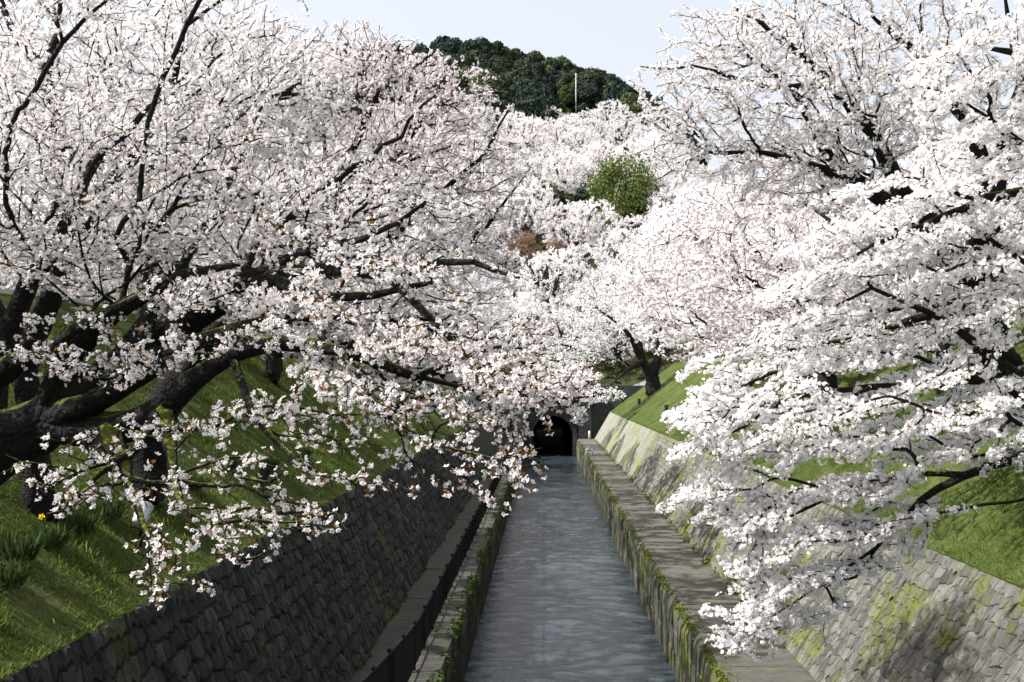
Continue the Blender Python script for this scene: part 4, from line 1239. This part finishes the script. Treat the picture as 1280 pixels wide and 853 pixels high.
# ------------------------------------------------------------------ grass and small plants
BL = (np.array([(-.07, 0, 0), (.07, 0, 0), (.02, .25, .75), (0, .5, 1.0)], float), np.array([(0, 1, 2), (0, 2, 3)]))
def blades(P, size, rr, tilt=.35):
    N = len(P)
    Z = np.stack([rr.normal(0, tilt, N), rr.normal(0, tilt, N), np.ones(N)], 1)
    V = scatter(BL[0], P, rand_rot(N, Z, rr), size)
    return V, scatter_faces(BL[1], 4, N)
def lawn_grass(x0, x1, n, y0, y1, seed):
    rr = np.random.default_rng(seed)
    y = y0 + (y1 - y0) * rr.random(n) ** 2.0
    x = x0 + (x1 - x0) * rr.random(n)
    keep = rr.random(n) < .55 + .45 * wob(x, y, 1.0, seed)
    x, y = x[keep], y[keep]
    nt_ = n // 160                                        # coarser tufts among the mown blades
    ty = y0 + (y1 - y0) * rr.random(nt_) ** 1.6; tx = x0 + (x1 - x0) * rr.random(nt_)
    x = np.concatenate([x, np.repeat(tx, 16) + rr.normal(0, .06, nt_ * 16)]); y = np.concatenate([y, np.repeat(ty, 16) + rr.normal(0, .06, nt_ * 16)])
    big = np.concatenate([np.ones(len(x) - nt_ * 16), np.full(nt_ * 16, 1.5)])
    P = np.stack([x, y, gz(x, y) - .01], 1)
    sz = big * rr.uniform(.04, .10, len(P)) * (1 + .7 * np.clip(wob(x, y, .6, seed + 4), 0, 1)) * (1 + y / 80)
    V, F = blades(P, sz, rr, .6)
    t = np.repeat(np.clip(.45 + .5 * wob(x, y, .9, seed) + rr.normal(0, .25, len(P)), 0, 1), 4)
    tag(link('grass', mesh('grass', V, F, M['grass'], attr=t)), kind='stuff')
lawn_grass(LWT[0] - .12, -12.0, 100000, 9.5, 60, 91)
lawn_grass(RWT[0] + .12, 12.5, 55000, 14, 60, 92)
# ragged fringe over the wall crests
for xc, sd in ((LWT[0] - .16, 1), (RWT[0] + .16, -1)):
    n = 15000
    y = 9 + 90 * rng.random(n) ** 1.8
    xx = xc - sd * rng.uniform(-.20, .22, n)
    P = np.stack([xx, y, 5.03 + .02 * rng.random(n)], 1)
    V, F = blades(P, rng.uniform(.06, .16, n), rng, .7)
    tag(link('grass', mesh('grass', V, F, M['grass'], attr=np.repeat(rng.random(n), 4))), kind='stuff')

# daffodil clumps under the left trees
clumps = [(20, 700, 1.2, 'broad', 0), (60, 690, 1.1, 'low', 1), (98, 670, 1.2, 'thick', 0), (75, 640, .9, 'upright', 0), (130, 655, 1.3, 'dense spreading', 0), (5, 740, 1.1, 'pale tipped', 0),
          (40, 620, .9, 'slim', 0), (240, 612, 1.1, 'bushy', 0), (285, 590, 1.0, 'tall', 0), (335, 590, 1.1, 'wide', 0), (380, 570, .9, 'small', 0), (215, 600, .9, 'ragged', 0)]
for i, (a, b_, s, word, fl) in enumerate(clumps):
    s *= .7; p = hit(a, b_); rr = np.random.default_rng(200 + i)
    root = empty('daffodil_clump', tuple(p))
    near_ = 'the yellow daffodil' if i < 7 else 'the far left trunks'
    tag(root, f'{word} clump of dark strap leaves on the left bank ' + ('with one yellow flower' if fl else ('near the yellow flower' if i < 7 else 'beyond the silver floodlight')), 'plant', 'leaf clumps on the left bank')
    n = 170; ang = rr.uniform(0, 6.28, n); rad = .28 * s * np.sqrt(rr.random(n))
    P = np.stack([np.cos(ang) * rad, np.sin(ang) * rad, np.zeros(n) - .02], 1)
    Z = np.stack([np.cos(ang) * .55 * rr.random(n), np.sin(ang) * .55 * rr.random(n), np.ones(n)], 1)
    V = scatter(BL[0] * [.45, .8, 1], P, rand_rot(n, Z, rr), rr.uniform(.25, .46, n) * s)
    link('leaves', mesh('leaves', V, scatter_faces(BL[1], 4, n), M['daff_leaf'], attr=np.repeat(rr.random(n), 4)), root)
    if fl:
        b = MB(); b.tube(np.array([[0, -.1, 0], [.02, -.12, .25], [.0, -.18, .42]]), .006, 5); st_ = b.build('stem', M['daff_leaf'], root)
        Vf = HI[0] * .05; link('flower', mesh('flower', Vf @ np.array(Matrix.Rotation(R(75), 3, 'X')).T + [0, -.19, .43], HI[1], M['yellow']), root)
        b = MB(); b.tube(np.array([[0, -.19, .43], [0, -.235, .435]]), [.016, .024], 8, False); b.build('trumpet', M['yellow'], root)

# ivy on the left quay edge, moss and weeds on the right
def edge_plants(name, mname, x0, x1, z0, z1, n, y0, y1, size, seed, thr):
    rr = np.random.default_rng(seed)
    y = y0 + (y1 - y0) * rr.random(n) ** 1.6
    x = rr.uniform(x0, x1, n); z = rr.uniform(z0, z1, n)
    k = wob(y * 1.0, x * 0, 1.1, seed) + rr.normal(0, .15, n) > thr
    x, y, z = x[k], y[k], z[k]
    V = scatter(LO[0], np.stack([x, y, z], 1), rand_rot(len(x), rr.normal(size=(len(x), 3)) + [0, 0, .7], rr), size * rr.uniform(.5, 1.3, len(x)))
    tag(link(name, mesh(name, V, scatter_faces(LO[1], 4, len(x)), M[mname], attr=np.repeat(rr.random(len(x)), 4))), kind='stuff')
edge_plants('ivy', 'ivy', -2.42, -2.16, 1.80, 2.05, 10000, 17, 105, .035, 301, -.1)
edge_plants('ivy', 'ivy', -2.24, -2.17, 1.2, 1.75, 5000, 17, 105, .035, 302, .38)
edge_plants('moss', 'moss_tuft', 3.66, 4.10, 1.9, 2.015, 16000, 18, 108, .022, 303, -.25)
edge_plants('weeds', 'grass', 5.40, 5.80, 2.0, 2.2, 9000, 26, 108, .045, 304, .32)
edge_plants('weeds', 'ivy', -4.15, -3.95, 2.0, 2.12, 3000, 18, 100, .04, 305, .25)

# ------------------------------------------------------------------ floodlights, ladder rail, post
def floodlight(px, py, s, label, silver):
    p = hit(px, py)
    root = empty('floodlight', tuple(p)); root.scale = (s, s, s)
    tag(root, label, 'floodlight')
    mm = M['silver_wrap'] if silver else M['black_metal']
    b = MB(); b.tube(np.array([[0, 0, -.1], [0, 0, .30]]), .018, 7); b.tube(np.array([[.16, -.02, -.08], [0.01, 0, .28]]), .012, 6); b.tube(np.array([[-.14, .1, -.08], [-.01, 0, .28]]), .012, 6)
    b.build('stand', M['black_metal'], root, smooth=True)
    b = MB(); b.tube(np.array([[-.17, 0, .48], [-.17, 0, .32], [0, 0, .29], [.17, 0, .32], [.17, 0, .48]]), .014, 6); b.build('bracket', M['black_metal'], root, smooth=True)
    rot = Matrix.Rotation(R(48), 4, 'X') @ Matrix.Rotation(R(0), 4, 'Z')
    prof = [(-.17, .055), (-.15, .10), (-.09, .12), (-.05, .112), (0, .128), (.05, .118), (.11, .135), (.16, .14), (.175, .15), (.19, .15)]
    Pt = np.array([[0, a, 0] for a, _ in prof]) @ np.array(rot)[:3, :3].T + [0, 0, .50]
    b = MB(); b.tube(Pt, [q for _, q in prof], 14); h = b.build('head', mm, root, smooth=True)
    Pt = np.array([[0, .191, 0], [0, .196, 0]]) @ np.array(rot)[:3, :3].T + [0, 0, .50]
    b = MB(); b.tube(Pt, .135, 14); b.build('lens', M['glass'], h)
floodlight(176, 690, 1.0, 'silver wrapped floodlight on a short stand on the grass near the left wall crest', True)
floodlight(329, 622, .9, 'black floodlight on the left grass near the wide leaf clump', False)
floodlight(508, 530, 1.0, 'small dark floodlight nearest of three on the far left grass', False)
floodlight(528, 523, 1.0, 'small dark floodlight in the middle of three on the far left grass', False)
floodlight(548, 515, 1.0, 'small dark floodlight farthest of three on the far left grass', False)
floodlight(779, 505, 1.1, 'small dark floodlight on the right grass closest to the tunnel', False)
floodlight(799, 510, 1.1, 'small dark floodlight on the right grass, second from the tunnel', False)
floodlight(833, 519, 1.0, 'dark floodlight on the right grass, third from the tunnel and half under blossoms', False)

b = MB(); zt = 2.0; yl = 86.0
b.tube(np.array([[3.60, yl, .2], [3.58, yl, 1.9], [3.62, yl, 2.45], [3.85, yl, 2.75], [4.15, yl, 2.6], [4.2, yl, 1.98]]), .035, 8)
lad = b.build('ladder_rail', M['steel'], smooth=True); tag(lad, 'curved pale steel ladder rail hooked over the right quay edge', 'handrail')
b = MB(); b.tube(np.array([[3.60, yl + .5, .2], [3.58, yl + .5, 1.9], [3.62, yl + .5, 2.45], [3.85, yl + .5, 2.75], [4.15, yl + .5, 2.6], [4.2, yl + .5, 1.98]]), .035, 8)
b.build('rail', M['steel'], lad, smooth=True)
for z in np.arange(.3, 1.9, .3):
    b = MB(); b.tube(np.array([[3.59, yl, z], [3.59, yl + .5, z]]), .018, 6); b.build('rung', M['steel'], lad)
b = MB(); b.tube(np.array([[0, 0, 0], [0, 0, .85], [0, 0, .95], [0, 0, 1.0]]), [.11, .11, .09, .03], 10)
po = b.build('post', M['white_post'], smooth=True, loc=(5.0, 110.5, 2.0)); tag(po, 'short white post at the tunnel end of the right walkway', 'post')
b = MB(); b.box(-.16, .16, -.16, .16, .0, .05); b.build('foot', M['quay_stone'], po)

bpy.context.view_layer.update()
tt = 0
seen = set()
for o in bpy.data.objects:
    if o.type == 'MESH' and o.data.name not in seen:
        seen.add(o.data.name); tt += sum(p - 2 for p in [0]) + len(o.data.polygons)
print('unique mesh faces', tt, 'objects', len(bpy.data.objects))
